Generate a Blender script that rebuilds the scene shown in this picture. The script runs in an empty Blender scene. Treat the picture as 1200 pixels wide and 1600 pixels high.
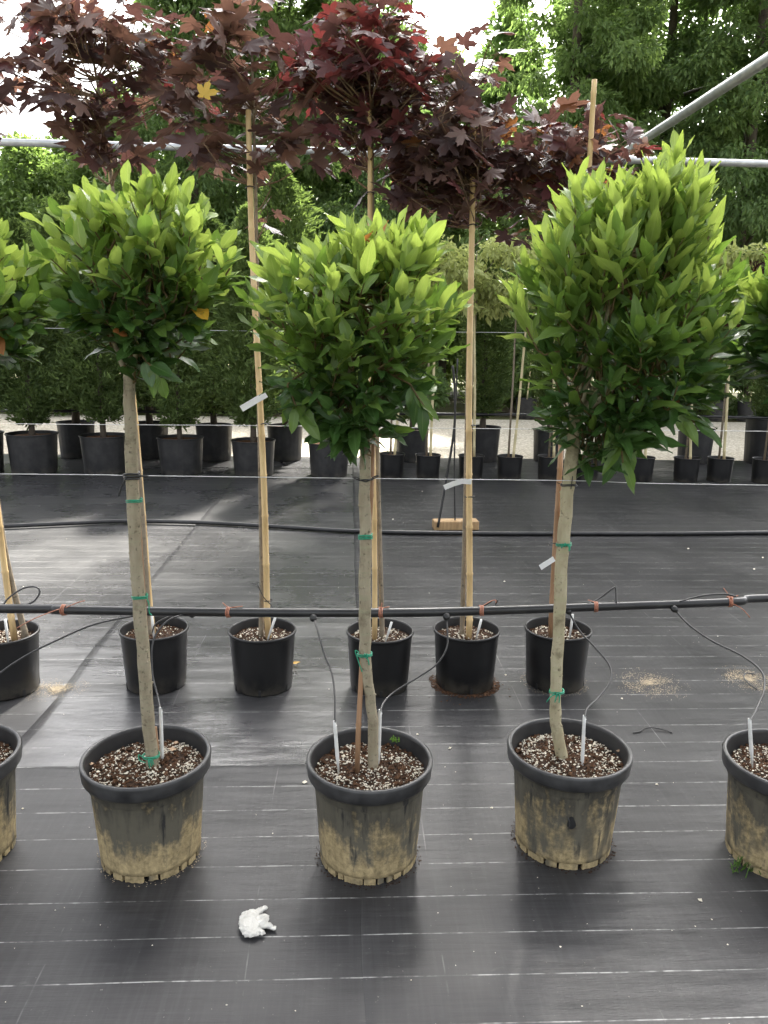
import bpy, bmesh, math, random
import numpy as np
from mathutils import Vector, Matrix, noise

R = math.radians
scene = bpy.context.scene
col = scene.collection

# ------------------------------------------------------------------ camera
CAM_H = 1.65
cam_data = bpy.data.cameras.new('camera')
cam_data.sensor_fit = 'VERTICAL'
cam_data.sensor_height = 36.0
cam_data.lens = 36.0 * 1215 / 1600
cam_data.clip_start = 0.05
cam_data.clip_end = 1500
cam = bpy.data.objects.new('camera', cam_data)
col.objects.link(cam)
CM = (Matrix.Translation((0, 0, CAM_H)) @ Matrix.Rotation(R(-2.7), 4, 'Z')
      @ Matrix.Rotation(R(90 - 12.53), 4, 'X') @ Matrix.Rotation(R(0.92), 4, 'Z'))
cam.matrix_world = CM
scene.camera = cam

# ------------------------------------------------------------------ world, sun, exposure
SUN_EL, SUN_AZ = 44.0, 19.0            # azimuth measured from +Y (view direction) towards +X
world = bpy.data.worlds.new('World')
scene.world = world
world.use_nodes = True
wn = world.node_tree
wn.nodes.clear()
w_out = wn.nodes.new('ShaderNodeOutputWorld')
w_bg = wn.nodes.new('ShaderNodeBackground')
w_sky = wn.nodes.new('ShaderNodeTexSky')
w_sky.sky_type = 'NISHITA'
w_sky.sun_disc = False
w_sky.sun_elevation = R(SUN_EL)
w_sky.sun_rotation = R(SUN_AZ)
w_sky.air_density = 1.0
w_sky.dust_density = 7.0
w_sky.ozone_density = 1.0
w_hsv = wn.nodes.new('ShaderNodeHueSaturation')   # thin white cloud veil over the whole sky
w_hsv.inputs['Saturation'].default_value = 0.22
wn.links.new(w_sky.outputs[0], w_hsv.inputs['Color'])
wn.links.new(w_hsv.outputs[0], w_bg.inputs['Color'])
w_bg.inputs['Strength'].default_value = 0.115
wn.links.new(w_bg.outputs[0], w_out.inputs['Surface'])

sun_data = bpy.data.lights.new('sun', 'SUN')
sun_data.energy = 5.0
sun_data.angle = R(4)
sun_data.color = (1.0, 0.95, 0.86)
sun = bpy.data.objects.new('sun', sun_data)
col.objects.link(sun)
sd = Vector((math.sin(R(SUN_AZ)) * math.cos(R(SUN_EL)), math.cos(R(SUN_AZ)) * math.cos(R(SUN_EL)), math.sin(R(SUN_EL))))
sun.rotation_euler = sd.to_track_quat('Z', 'Y').to_euler()
sun.location = (0, 0, 12)

scene.view_settings.view_transform = 'Standard'
scene.view_settings.look = 'None'
scene.view_settings.gamma = 1.0
scene.view_settings.use_curve_mapping = False
scene.view_settings.exposure = 2.45
scene.render.engine = 'CYCLES'
scene.cycles.max_bounces = 4
scene.cycles.diffuse_bounces = 2
scene.cycles.glossy_bounces = 2
scene.cycles.transmission_bounces = 3
scene.cycles.transparent_max_bounces = 6
scene.cycles.use_adaptive_sampling = True
scene.cycles.adaptive_threshold = 0.025
scene.cycles.use_denoising = True

# ------------------------------------------------------------------ layout helpers
CI = CM.to_3x3()
def ray(px, py):
    return (CI @ Vector(((px - 600) / 1215, -(py - 800) / 1215, -1.0)))
def G(px, py, z=0.0):                    # point on the horizontal plane z
    d = ray(px, py)
    return Vector((0, 0, CAM_H)) + d * ((z - CAM_H) / d.z)
def P(px, py, Y):                        # point on the row plane y = Y
    d = ray(px, py)
    return Vector((0, 0, CAM_H)) + d * (Y / d.y)

# ------------------------------------------------------------------ object helpers
def tag(o, label=None, cat=None, group=None, kind=None):
    if label: o['label'] = label
    if cat: o['category'] = cat
    if group: o['group'] = group
    if kind: o['kind'] = kind
    return o
def empty(name, loc=(0, 0, 0), rz=0.0, parent=None):
    o = bpy.data.objects.new(name, None)
    col.objects.link(o)
    o.location = loc
    o.rotation_euler = (0, 0, rz)
    o.empty_display_size = 0.05
    if parent: o.parent = parent
    return o
def link(name, me, parent=None, loc=None, rot=None):
    o = bpy.data.objects.new(name, me)
    col.objects.link(o)
    if parent: o.parent = parent
    if loc is not None: o.location = loc
    if rot is not None: o.rotation_euler = rot
    return o
def copy_tree(o, parent=None):
    c = o.copy()
    col.objects.link(c)
    c.parent = parent
    for ch in list(o.children):
        copy_tree(ch, c)
    return c

class MB:
    """collects vertices and faces for one mesh"""
    def __init__(s):
        s.v, s.f = [], []
    def add(s, vs, fs):
        b = len(s.v)
        s.v += [tuple(q) for q in vs]
        s.f += [tuple(b + i for i in q) for q in fs]
    def tube(s, pts, rad, seg=8, cap=True, wob=0.0, seed=0):
        pts = [Vector(p) for p in pts]
        n = len(pts)
        if not hasattr(rad, '__len__'): rad = [rad] * n
        vs, fs = [], []
        t0 = (pts[1] - pts[0]).normalized()
        u = t0.orthogonal().normalized()
        for i, p in enumerate(pts):
            t = (pts[min(i + 1, n - 1)] - pts[max(i - 1, 0)]).normalized()
            u = (u - t * u.dot(t)).normalized()
            w = t.cross(u)
            for k in range(seg):
                a = 2 * math.pi * k / seg
                r = rad[i]
                if wob:
                    r *= 1 + wob * noise.noise(Vector((math.cos(a) * 1.3 + seed, math.sin(a) * 1.3, i * 0.37)))
                vs.append(p + (u * math.cos(a) + w * math.sin(a)) * r)
        for i in range(n - 1):
            for k in range(seg):
                k2 = (k + 1) % seg
                fs.append((i * seg + k, i * seg + k2, (i + 1) * seg + k2, (i + 1) * seg + k))
        if cap:
            fs.append(tuple(range(seg - 1, -1, -1)))
            fs.append(tuple((n - 1) * seg + k for k in range(seg)))
        s.add(vs, fs)
    def lathe(s, prof, seg=48, fr=None, c=(0, 0, 0)):
        vs, fs = [], []
        for (r, z) in prof:
            for k in range(seg):
                a = 2 * math.pi * k / seg
                rr = r if fr is None else fr(r, z, a)
                vs.append((c[0] + rr * math.cos(a), c[1] + rr * math.sin(a), c[2] + z))
        for i in range(len(prof) - 1):
            for k in range(seg):
                k2 = (k + 1) % seg
                fs.append((i * seg + k, i * seg + k2, (i + 1) * seg + k2, (i + 1) * seg + k))
        s.add(vs, fs)
    def box(s, c, d, rz=0.0):
        cx, cy, cz = c; hx, hy, hz = d[0] / 2, d[1] / 2, d[2] / 2
        ca, sa = math.cos(rz), math.sin(rz)
        vs = []
        for z in (-hz, hz):
            for x, y in ((-hx, -hy), (hx, -hy), (hx, hy), (-hx, hy)):
                vs.append((cx + x * ca - y * sa, cy + x * sa + y * ca, cz + z))
        s.add(vs, [(3, 2, 1, 0), (4, 5, 6, 7), (0, 1, 5, 4), (1, 2, 6, 5), (2, 3, 7, 6), (3, 0, 4, 7)])
    def lump(s, c, r, rng, flat=0.75):
        # a small irregular grain, 8 triangles
        vs = []
        for d in ((1, 0, 0), (-1, 0, 0), (0, 1, 0), (0, -1, 0), (0, 0, 1), (0, 0, -1)):
            k = r * rng.uniform(0.7, 1.25)
            vs.append((c[0] + d[0] * k + rng.uniform(-.3, .3) * r, c[1] + d[1] * k + rng.uniform(-.3, .3) * r, c[2] + d[2] * k * flat))
        s.add(vs, [(0, 2, 4), (2, 1, 4), (1, 3, 4), (3, 0, 4), (2, 0, 5), (1, 2, 5), (3, 1, 5), (0, 3, 5)])
    def mesh(s, name, mat, smooth=True):
        me = bpy.data.meshes.new(name)
        me.from_pydata(s.v, [], s.f)
        if mat: me.materials.append(mat)
        if smooth: me.polygons.foreach_set('use_smooth', [True] * len(me.polygons))
        me.update()
        return me
    def build(s, name, mat, parent=None, smooth=True, loc=None, rot=None):
        return link(name, s.mesh(name, mat, smooth), parent, loc, rot)

def smooth_path(pts, n=6):
    """Catmull-Rom through points"""
    pts = [Vector(p) for p in pts]
    out = []
    for i in range(len(pts) - 1):
        p0 = pts[max(i - 1, 0)]; p1 = pts[i]; p2 = pts[i + 1]; p3 = pts[min(i + 2, len(pts) - 1)]
        for k in range(n):
            t = k / n
            out.append(0.5 * ((2 * p1) + (p2 - p0) * t + (2 * p0 - 5 * p1 + 4 * p2 - p3) * t * t + (3 * p1 - p0 - 3 * p2 + p3) * t ** 3))
    out.append(pts[-1])
    return out

def np_mesh(name, V, F, mat, tint=None, luv=None, smooth=False):
    """fast mesh from arrays; F is (n,3) or (n,4)"""
    me = bpy.data.meshes.new(name)
    nv, nf, k = len(V), len(F), F.shape[1]
    me.vertices.add(nv); me.loops.add(nf * k); me.polygons.add(nf)
    me.vertices.foreach_set('co', np.ascontiguousarray(V, dtype=np.float32).ravel())
    me.loops.foreach_set('vertex_index', np.ascontiguousarray(F, dtype=np.int32).ravel())
    me.polygons.foreach_set('loop_start', np.arange(0, nf * k, k, dtype=np.int32))
    me.polygons.foreach_set('use_smooth', np.full(nf, smooth, dtype=bool))
    if tint is not None:
        a = me.attributes.new('tint', 'FLOAT', 'POINT'); a.data.foreach_set('value', np.asarray(tint, dtype=np.float32))
    if luv is not None:
        a = me.attributes.new('luv', 'FLOAT_VECTOR', 'POINT'); a.data.foreach_set('vector', np.ascontiguousarray(luv, dtype=np.float32).ravel())
    if mat: me.materials.append(mat)
    me.update(calc_edges=True)
    me.validate()
    return me

# ------------------------------------------------------------------ materials
class NT:
    def __init__(s, name):
        s.m = bpy.data.materials.new(name); s.m.use_nodes = True
        s.t = s.m.node_tree; s.t.nodes.clear()
        s.out = s.n('OutputMaterial')
    def n(s, typ, **kw):
        nd = s.t.nodes.new('ShaderNode' + typ)
        for k, v in kw.items():
            if k.startswith('i_'):
                key = k[2:].replace('_', ' ')
                nd.inputs[key].default_value = v
            else: setattr(nd, k, v)
        return nd
    def l(s, a, b): s.t.links.new(a, b)
    def math(s, op, a, b=None, c=None, clamp=False):
        nd = s.n('Math', operation=op); nd.use_clamp = clamp
        for i, q in enumerate((a, b, c)):
            if q is None: continue
            if isinstance(q, (int, float)): nd.inputs[i].default_value = q
            else: s.l(q, nd.inputs[i])
        return nd.outputs[0]
    def mix(s, fac, a, b):
        nd = s.n('Mix', data_type='RGBA')
        for sock, q in ((nd.inputs[0], fac), (nd.inputs[6], a), (nd.inputs[7], b)):
            if isinstance(q, (int, float)): sock.default_value = q
            elif isinstance(q, tuple): sock.default_value = (*q, 1) if len(q) == 3 else q
            else: s.l(q, sock)
        return nd.outputs[2]
    def noise(s, vec, scale, detail=4, rough=0.55, dist=0.0):
        nd = s.n('TexNoise'); nd.inputs['Scale'].default_value = scale
        nd.inputs['Detail'].default_value = detail; nd.inputs['Roughness'].default_value = rough
        nd.inputs['Distortion'].default_value = dist
        if vec is not None: s.l(vec, nd.inputs['Vector'])
        return nd.outputs[0]
    def ramp(s, fac, stops):
        nd = s.n('ValToRGB'); e = nd.color_ramp.elements
        while len(e) < len(stops): e.new(0.5)
        for q, (p, c) in zip(e, stops):
            q.position = p; q.color = (*c, 1) if len(c) == 3 else c
        s.l(fac, nd.inputs[0]); return nd.outputs[0]
    def remap(s, v, a, b, c=0.0, d=1.0):
        nd = s.n('MapRange'); nd.clamp = True
        s.l(v, nd.inputs[0])
        for i, q in enumerate((a, b, c, d)): nd.inputs[i + 1].default_value = q
        return nd.outputs[0]
    def scaled(s, vec, sc):
        nd = s.n('Mapping'); nd.inputs['Scale'].default_value = sc; s.l(vec, nd.inputs[0]); return nd.outputs[0]
    def bump(s, h, strength=0.3, dist=0.01):
        nd = s.n('Bump'); nd.inputs['Strength'].default_value = strength; nd.inputs['Distance'].default_value = dist
        s.l(h, nd.inputs['Height']); return nd.outputs[0]
    def principled(s, color, rough=0.5, normal=None, spec=0.5):
        b = s.n('BsdfPrincipled')
        if isinstance(color, tuple): b.inputs['Base Color'].default_value = (*color, 1)
        else: s.l(color, b.inputs['Base Color'])
        if isinstance(rough, (int, float)): b.inputs['Roughness'].default_value = rough
        else: s.l(rough, b.inputs['Roughness'])
        b.inputs['Specular IOR Level'].default_value = spec
        if normal is not None: s.l(normal, b.inputs['Normal'])
        return b
    def done(s, b):
        s.l(b.outputs[0], s.out.inputs['Surface']); return s.m

def obj_co(t): return t.n('TexCoord').outputs['Object']
def geo_pos(t): return t.n('NewGeometry').outputs['Position']

def simple_mat(name, c1, c2, scale=20, rough=0.5, bump=0.15, spec=0.5, stretch=(1, 1, 1), dist=0.004):
    t = NT(name); co = t.scaled(obj_co(t), stretch)
    n1 = t.noise(co, scale, 6)
    c = t.mix(t.remap(n1, 0.3, 0.7), c1, c2)
    return t.done(t.principled(c, rough, t.bump(n1, bump, dist), spec))

def mat_weed(name, k, spec, r0):
    t = NT(name); pos = geo_pos(t)
    sep = t.n('SeparateXYZ'); t.l(pos, sep.inputs[0]); X, Y = sep.outputs[0], sep.outputs[1]
    warp = t.noise(pos, 1.2, 3)
    Yw = t.math('ADD', Y, t.math('MULTIPLY', t.math('SUBTRACT', warp, 0.5), 0.016))
    # woven marker threads across the mat every 15 cm, worn away in places
    def lines(v, pitch, half, soft):
        fr = t.math('FRACT', t.math('DIVIDE', v, pitch))
        d = t.math('ABSOLUTE', t.math('SUBTRACT', fr, 0.5))
        return t.remap(d, half / pitch, (half + soft) / pitch, 1, 0)
    ln = lines(Yw, 0.15, 0.0009, 0.0015)
    wear = t.noise(t.scaled(pos, (3.0, 9.0, 1)), 2.2, 4, 0.7)
    wear2 = t.noise(t.scaled(pos, (30.0, 6.6, 1)), 1.0, 2, 0.6)
    lmask = t.math('MULTIPLY', ln, t.math('MULTIPLY', t.remap(wear, 0.40, 0.58, 0.08, 1), t.remap(wear2, 0.38, 0.52, 0.25, 1)))
    Xw = t.math('ADD', X, t.math('MULTIPLY', t.math('SUBTRACT', t.noise(pos, 0.7, 2), 0.5), 0.05))
    ln2 = lines(Xw, 0.53, 0.001, 0.0016)
    wear3 = t.noise(t.scaled(pos, (2.0, 1.1, 1)), 1.7, 5, 0.7)
    lmask2 = t.math('MULTIPLY', ln2, t.remap(wear3, 0.5, 0.66, 0, 0.45))
    # weft streaks, dust, scuffs
    streak = t.noise(t.scaled(pos, (2.6, 70, 1)), 1.6, 3, 0.65)
    streak2 = t.noise(t.scaled(pos, (60, 3, 1)), 1.0, 4, 0.6)
    dust = t.noise(pos, 1.1, 5, 0.62)
    scuff = t.noise(t.scaled(pos, (5, 12, 1)), 2.0, 5, 0.72, 0.4)
    base = t.mix(t.remap(streak, 0.3, 0.7), tuple(k * q for q in (0.021, 0.021, 0.0222)), tuple(k * q for q in (0.031, 0.031, 0.0325)))
    base = t.mix(t.remap(streak2, 0.45, 0.8, 0, 0.3), base, (0.075, 0.075, 0.076))
    base = t.mix(t.remap(dust, 0.45, 0.75, 0, 0.55), base, tuple(k * q for q in (0.052, 0.0515, 0.051)))
    base = t.mix(t.remap(scuff, 0.62, 0.8, 0, 0.6), base, (0.09, 0.088, 0.085))
    spk = t.noise(pos, 90, 2, 0.5)
    base = t.mix(t.remap(spk, 0.73, 0.78, 0, 0.5), base, (0.22, 0.21, 0.19))
    base = t.mix(t.math('MAXIMUM', lmask, lmask2), base, (0.36, 0.36, 0.35))
    rough = t.math('ADD', t.remap(dust, 0.3, 0.7, r0, r0 + 0.16), t.math('MULTIPLY', streak, 0.08))
    und = t.noise(t.scaled(pos, (0.8, 2.6, 1)), 2.2, 3, 0.5)
    fine = t.noise(t.scaled(pos, (40, 240, 1)), 1.0, 2, 0.5)
    h = t.math('ADD', t.math('MULTIPLY', und, 0.016), t.math('ADD', t.math('MULTIPLY', streak, 0.0009), t.math('MULTIPLY', fine, 0.0007)))
    b = t.principled(base, rough, t.bump(h, 0.5, 1.0), spec)
    b.inputs['Anisotropic'].default_value = 0.45
    tan = t.n('CombineXYZ'); tan.inputs[0].default_value = 1.0
    t.l(tan.outputs[0], b.inputs['Tangent'])
    return t.done(b)

def mat_ground():
    t = NT('rough_ground'); pos = geo_pos(t)
    n1 = t.noise(pos, 0.35, 6); n2 = t.noise(pos, 7, 6, 0.7)
    c = t.ramp(n1, [(0.35, (0.10, 0.065, 0.04)), (0.5, (0.07, 0.085, 0.025)), (0.65, (0.06, 0.11, 0.02))])
    c = t.mix(t.remap(n2, 0.3, 0.75, 0, 0.6), c, (0.13, 0.10, 0.06))
    return t.done(t.principled(c, 0.9, t.bump(n2, 0.6, 0.05), 0.2))

def mat_gravel():
    t = NT('pale_gravel'); pos = geo_pos(t)
    vo = t.n('TexVoronoi'); vo.inputs['Scale'].default_value = 24; t.l(pos, vo.inputs['Vector'])
    n1 = t.noise(pos, 2.0, 6, 0.7); n2 = t.noise(pos, 40, 3)
    c = t.mix(t.remap(n1, 0.35, 0.65), (0.68, 0.63, 0.52), (0.80, 0.76, 0.66))
    c = t.mix(t.remap(n2, 0.35, 0.7, 0, 0.5), c, (0.58, 0.52, 0.41))
    c = t.mix(t.remap(vo.outputs['Distance'], 0.25, 0.6, 0, 0.7), c, (0.36, 0.31, 0.23))
    wd = t.noise(pos, 0.9, 5, 0.7)
    c = t.mix(t.remap(wd, 0.62, 0.72, 0, 0.6), c, (0.16, 0.17, 0.07))
    return t.done(t.principled(c, 0.9, t.bump(vo.outputs['Distance'], 0.8, 0.02), 0.2))

def mat_leaf(name, c_dark, c_light, c_vein, trans_c, rough=0.36, trans=0.42, spec=0.5, vein=True):
    """two-sided leaf; colour varies leaf by leaf (tint / object random), with a pale midrib"""
    t = NT(name)
    oi = t.n('ObjectInfo').outputs['Random']
    at = t.n('Attribute', attribute_name='tint').outputs['Fac']
    rnd = t.math('FRACT', t.math('ADD', oi, at))
    co = obj_co(t)
    blot = t.noise(co, 30, 3)
    fac = t.math('ADD', t.math('MULTIPLY', rnd, 0.75), t.math('MULTIPLY', blot, 0.3), clamp=True)
    c = t.mix(fac, c_dark, c_light)
    tc = t.mix(fac, tuple(q * 0.75 for q in trans_c), trans_c)
    nrm = None
    if vein:
        uv = t.n('Attribute', attribute_name='luv').outputs['Vector']
        sp = t.n('SeparateXYZ'); t.l(uv, sp.inputs[0])
        au = t.math('ABSOLUTE', sp.outputs[0])
        mid = t.remap(au, 0.03, 0.10, 0.65, 0)
        sv = t.math('SINE', t.math('MULTIPLY', t.math('SUBTRACT', sp.outputs[1], t.math('MULTIPLY', au, 0.35)), 62))
        side = t.remap(sv, 0.8, 1.0, 0, 0.22)
        c = t.mix(t.math('MAXIMUM', mid, side), c, c_vein)
        nrm = t.bump(t.math('ADD', t.math('MULTIPLY', sv, 0.0004), t.math('MULTIPLY', blot, 0.002)), 0.35, 1.0)
    geo = t.n('NewGeometry')
    c = t.mix(t.math('MULTIPLY', geo.outputs['Backfacing'], 0.35), c, c_light)
    b = t.principled(c, rough, nrm, spec)
    tr = t.n('BsdfTranslucent'); t.l(tc, tr.inputs['Color'])
    mx = t.n('MixShader'); mx.inputs[0].default_value = trans
    t.l(b.outputs[0], mx.inputs[1]); t.l(tr.outputs[0], mx.inputs[2])
    return t.done(mx)

def mat_bark(name, c1, c2, c3, scale=14):
    t = NT(name); co = obj_co(t)
    n1 = t.noise(t.scaled(co, (1, 1, 0.35)), scale * 2, 6, 0.65); n2 = t.noise(co, scale * 5, 4)
    ring = t.noise(t.scaled(co, (0.3, 0.3, 5)), scale, 4, 0.7)
    c = t.mix(t.remap(n1, 0.3, 0.7), c1, c2)
    c = t.mix(t.remap(ring, 0.50, 0.66, 0, 0.8), c, c3)
    lich = t.noise(co, scale * 1.1, 4, 0.7)
    c = t.mix(t.remap(lich, 0.55, 0.68, 0, 0.7), c, tuple(q * 0.55 for q in c1))
    c = t.mix(t.remap(n2, 0.60, 0.70, 0, 0.8), c, tuple(q * 0.35 for q in c1))
    h = t.math('ADD', n1, t.math('MULTIPLY', ring, 0.6))
    return t.done(t.principled(c, 0.75, t.bump(h, 0.5, 0.004), 0.25))

def mat_bamboo(name, c1, c2, dark):
    t = NT(name); co = obj_co(t)
    n1 = t.noise(t.scaled(co, (40, 40, 2.5)), 1.0, 5, 0.6); n2 = t.noise(t.scaled(co, (3, 3, 1)), 4, 5, 0.7)
    c = t.mix(t.remap(n1, 0.3, 0.7), c1, c2)
    c = t.mix(t.remap(n2, 0.5, 0.72, 0, 0.75), c, dark)
    return t.done(t.principled(c, 0.5, t.bump(n1, 0.2, 0.003), 0.35))

def mat_pot_muddy():
    """black plastic with dried mud splashed up from the base and streaks of lime"""
    t = NT('muddy_black_plastic'); co = obj_co(t)
    oi = t.n('ObjectInfo').outputs['Random']
    off = t.n('CombineXYZ'); t.l(t.math('MULTIPLY', oi, 17.0), off.inputs[0]); t.l(t.math('MULTIPLY', oi, 9.0), off.inputs[1])
    va = t.n('VectorMath', operation='ADD'); t.l(co, va.inputs[0]); t.l(off.outputs[0], va.inputs[1]); p = va.outputs[0]
    sp = t.n('SeparateXYZ'); t.l(co, sp.inputs[0]); Z = sp.outputs[2]
    big = t.noise(p, 7, 5, 0.6); streak = t.noise(t.scaled(p, (22, 22, 2.2)), 1.0, 6, 0.65)
    fine = t.noise(p, 60, 6, 0.7)
    patch = t.noise(t.scaled(p, (9, 9, 4)), 1.0, 3, 0.5)
    c = t.mix(t.remap(fine, 0.3, 0.8, 0, 1), (0.012, 0.012, 0.013), (0.035, 0.035, 0.035))
    # grey-olive film on the wall
    film = t.math('MULTIPLY', t.remap(t.math('ADD', t.math('MULTIPLY', streak, 0.6), t.math('MULTIPLY', big, 0.5)), 0.42, 0.60), t.remap(t.math('ADD', Z, t.math('MULTIPLY', t.math('SUBTRACT', big, 0.5), 0.08)), 0.26, 0.315, 1, 0.45))
    c = t.mix(t.math('MULTIPLY', film, 0.68), c, (0.165, 0.150, 0.108))
    # mud, heavier to the bottom
    hz = t.math('SUBTRACT', t.remap(Z, 0.0, 0.30, 1.08, 0.0), t.math('ADD', t.math('MULTIPLY', t.math('SUBTRACT', big, 0.5), 2.2), t.math('MULTIPLY', t.math('SUBTRACT', streak, 0.5), 2.0)))
    mud = t.remap(t.math('ADD', hz, t.math('MULTIPLY', t.math('SUBTRACT', fine, 0.5), 0.5)), 0.36, 0.80)
    mud = t.math('MULTIPLY', mud, t.remap(patch, 0.36, 0.46, 0.15, 1))
    mudc = t.mix(t.remap(t.math('ADD', t.math('MULTIPLY', fine, 0.6), t.math('MULTIPLY', streak, 0.5)), 0.38, 0.72), (0.17, 0.135, 0.070), (0.60, 0.47, 0.255))
    c = t.mix(mud, c, mudc)
    # rubbed dark smears
    c = t.mix(t.math('MULTIPLY', t.remap(streak, 0.58, 0.66), t.remap(Z, 0.03, 0.1, 0.2, 0.95)), c, (0.02, 0.02, 0.021))
    rough = t.math('ADD', 0.40, t.math('MULTIPLY', t.math('MAXIMUM', mud, film), 0.45))
    return t.done(t.principled(c, rough, t.bump(t.math('ADD', t.math('MULTIPLY', mud, 0.6), fine), 0.25, 0.003), 0.45))

def mat_black_plastic(name, c=0.014, rough=0.42, dusty=0.3):
    t = NT(name); co = obj_co(t)
    n1 = t.noise(co, 9, 6, 0.65); n2 = t.noise(t.scaled(co, (30, 30, 4)), 1, 4)
    sp = t.n('SeparateXYZ'); t.l(co, sp.inputs[0])
    low = t.remap(sp.outputs[2], 0.0, 0.09, 1, 0)
    cc = t.mix(t.remap(n1, 0.4, 0.7, 0, dusty), (c, c, c * 1.05), (0.07, 0.068, 0.065))
    cc = t.mix(t.math('MULTIPLY', low, t.remap(n1, 0.42, 0.6, 0, 0.5)), cc, (0.12, 0.105, 0.08))
    return t.done(t.principled(cc, t.remap(n1, 0.3, 0.7, rough - 0.06, rough + 0.14), t.bump(n2, 0.08, 0.003), 0.45))

M = {}
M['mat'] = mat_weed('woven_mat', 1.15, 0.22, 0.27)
M['mat_sheen'] = mat_weed('glossy_mat_painted_sheen', 1.6, 0.8, 0.17)  # glossier run, with its base colour also lightened to paint in the pale sheen
M['ground'] = mat_ground()
M['gravel'] = mat_gravel()
M['pot_muddy'] = mat_pot_muddy()
M['pot_rim'] = simple_mat('scuffed_black_rim', (0.018, 0.018, 0.019), (0.060, 0.060, 0.060), 16, 0.40, 0.15)
M['pot_inner'] = simple_mat('pot_inside', (0.010, 0.010, 0.011), (0.026, 0.026, 0.026), 14, 0.5, 0.1)
M['pot_clean'] = mat_black_plastic('clean_black_plastic', 0.010, 0.36, 0.06)
M['pot_ribbed'] = mat_black_plastic('ribbed_black_plastic', 0.020, 0.45, 0.45)
M['mudfoot'] = simple_mat('mud_caked_plastic', (0.10, 0.085, 0.05), (0.42, 0.35, 0.20), 40, 0.85, 0.3)
M['soil'] = simple_mat('dark_potting_soil', (0.012, 0.008, 0.006), (0.07, 0.040, 0.024), 70, 0.9, 0.9, 0.2, dist=0.01)
M['soil_red'] = simple_mat('reddish_bark_soil', (0.05, 0.025, 0.012), (0.17, 0.085, 0.04), 50, 0.9, 0.7, 0.2, dist=0.01)
M['perlite'] = simple_mat('perlite', (0.58, 0.52, 0.40), (0.80, 0.76, 0.66), 60, 0.85, 0.1, 0.2)
M['chip'] = simple_mat('bark_chip', (0.03, 0.017, 0.010), (0.12, 0.06, 0.03), 60, 0.85, 0.2, 0.2)
M['stone_tan'] = simple_mat('tan_stone', (0.34, 0.21, 0.12), (0.5, 0.36, 0.24), 60, 0.8, 0.2)
M['sand'] = simple_mat('sand_grains', (0.30, 0.24, 0.16), (0.52, 0.44, 0.32), 50, 0.95, 0.1, 0.1)
M['bark_laurel'] = mat_bark('laurel_bark', (0.23, 0.19, 0.125), (0.37, 0.325, 0.235), (0.30, 0.29, 0.19))
M['bark_laurel_pale'] = mat_bark('pale_laurel_bark', (0.30, 0.255, 0.155), (0.47, 0.42, 0.29), (0.38, 0.36, 0.22))
M['bark_maple'] = mat_bark('maple_bark', (0.20, 0.16, 0.11), (0.33, 0.28, 0.21), (0.24, 0.2, 0.15))
M['bark_dark'] = mat_bark('dark_bark', (0.06, 0.048, 0.036), (0.14, 0.115, 0.09), (0.10, 0.09, 0.07), 5)
M['twig'] = mat_bark('green_brown_twig', (0.10, 0.07, 0.035), (0.17, 0.12, 0.05), (0.12, 0.11, 0.04))
M['twig_red'] = mat_bark('red_brown_twig', (0.16, 0.10, 0.06), (0.28, 0.20, 0.13), (0.2, 0.12, 0.08))
M['bamboo'] = mat_bamboo('straw_bamboo', (0.62, 0.43, 0.20), (0.76, 0.57, 0.31), (0.42, 0.26, 0.11))
M['bamboo_pale'] = mat_bamboo('pale_bamboo', (0.52, 0.44, 0.24), (0.66, 0.58, 0.36), (0.40, 0.33, 0.16))
M['cane_brown'] = mat_bamboo('weathered_cane', (0.28, 0.16, 0.09), (0.42, 0.26, 0.15), (0.17, 0.09, 0.05))
M['pipe_black'] = simple_mat('black_polyethylene', (0.012, 0.012, 0.013), (0.030, 0.030, 0.031), 12, 0.30, 0.05)
M['tube_black'] = simple_mat('black_drip_tube', (0.014, 0.014, 0.015), (0.03, 0.03, 0.03), 30, 0.35, 0.02)
M['peg_white'] = simple_mat('white_peg_plastic', (0.66, 0.66, 0.63), (0.80, 0.80, 0.78), 40, 0.4, 0.05)
M['twine_green'] = simple_mat('green_raffia', (0.01, 0.20, 0.11), (0.03, 0.34, 0.20), 90, 0.45, 0.2)
M['twine_orange'] = simple_mat('orange_twine', (0.36, 0.13, 0.075), (0.50, 0.24, 0.16), 90, 0.6, 0.2)
M['wire'] = simple_mat('white_coated_wire', (0.6, 0.6, 0.6), (0.78, 0.78, 0.78), 20, 0.35, 0.02)
M['label_white'] = simple_mat('white_label_plastic', (0.76, 0.76, 0.74), (0.83, 0.83, 0.82), 20, 0.35, 0.02)
M['galv'] = simple_mat('galvanised_steel', (0.42, 0.43, 0.44), (0.62, 0.63, 0.63), 14, 0.42, 0.05)
M['galv'].node_tree.nodes['Principled BSDF'].inputs['Metallic'].default_value = 0.75
M['wood'] = mat_bamboo('raw_timber', (0.34, 0.21, 0.10), (0.52, 0.36, 0.19), (0.17, 0.10, 0.05))
M['glove'] = simple_mat('white_rubber', (0.46, 0.45, 0.41), (0.60, 0.59, 0.55), 40, 0.5, 0.2)
M['grass'] = mat_leaf('grass_blade', (0.05, 0.11, 0.02), (0.10, 0.20, 0.04), (0.2, 0.3, 0.1), (0.12, 0.25, 0.03), 0.5, 0.3, vein=False)

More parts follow.
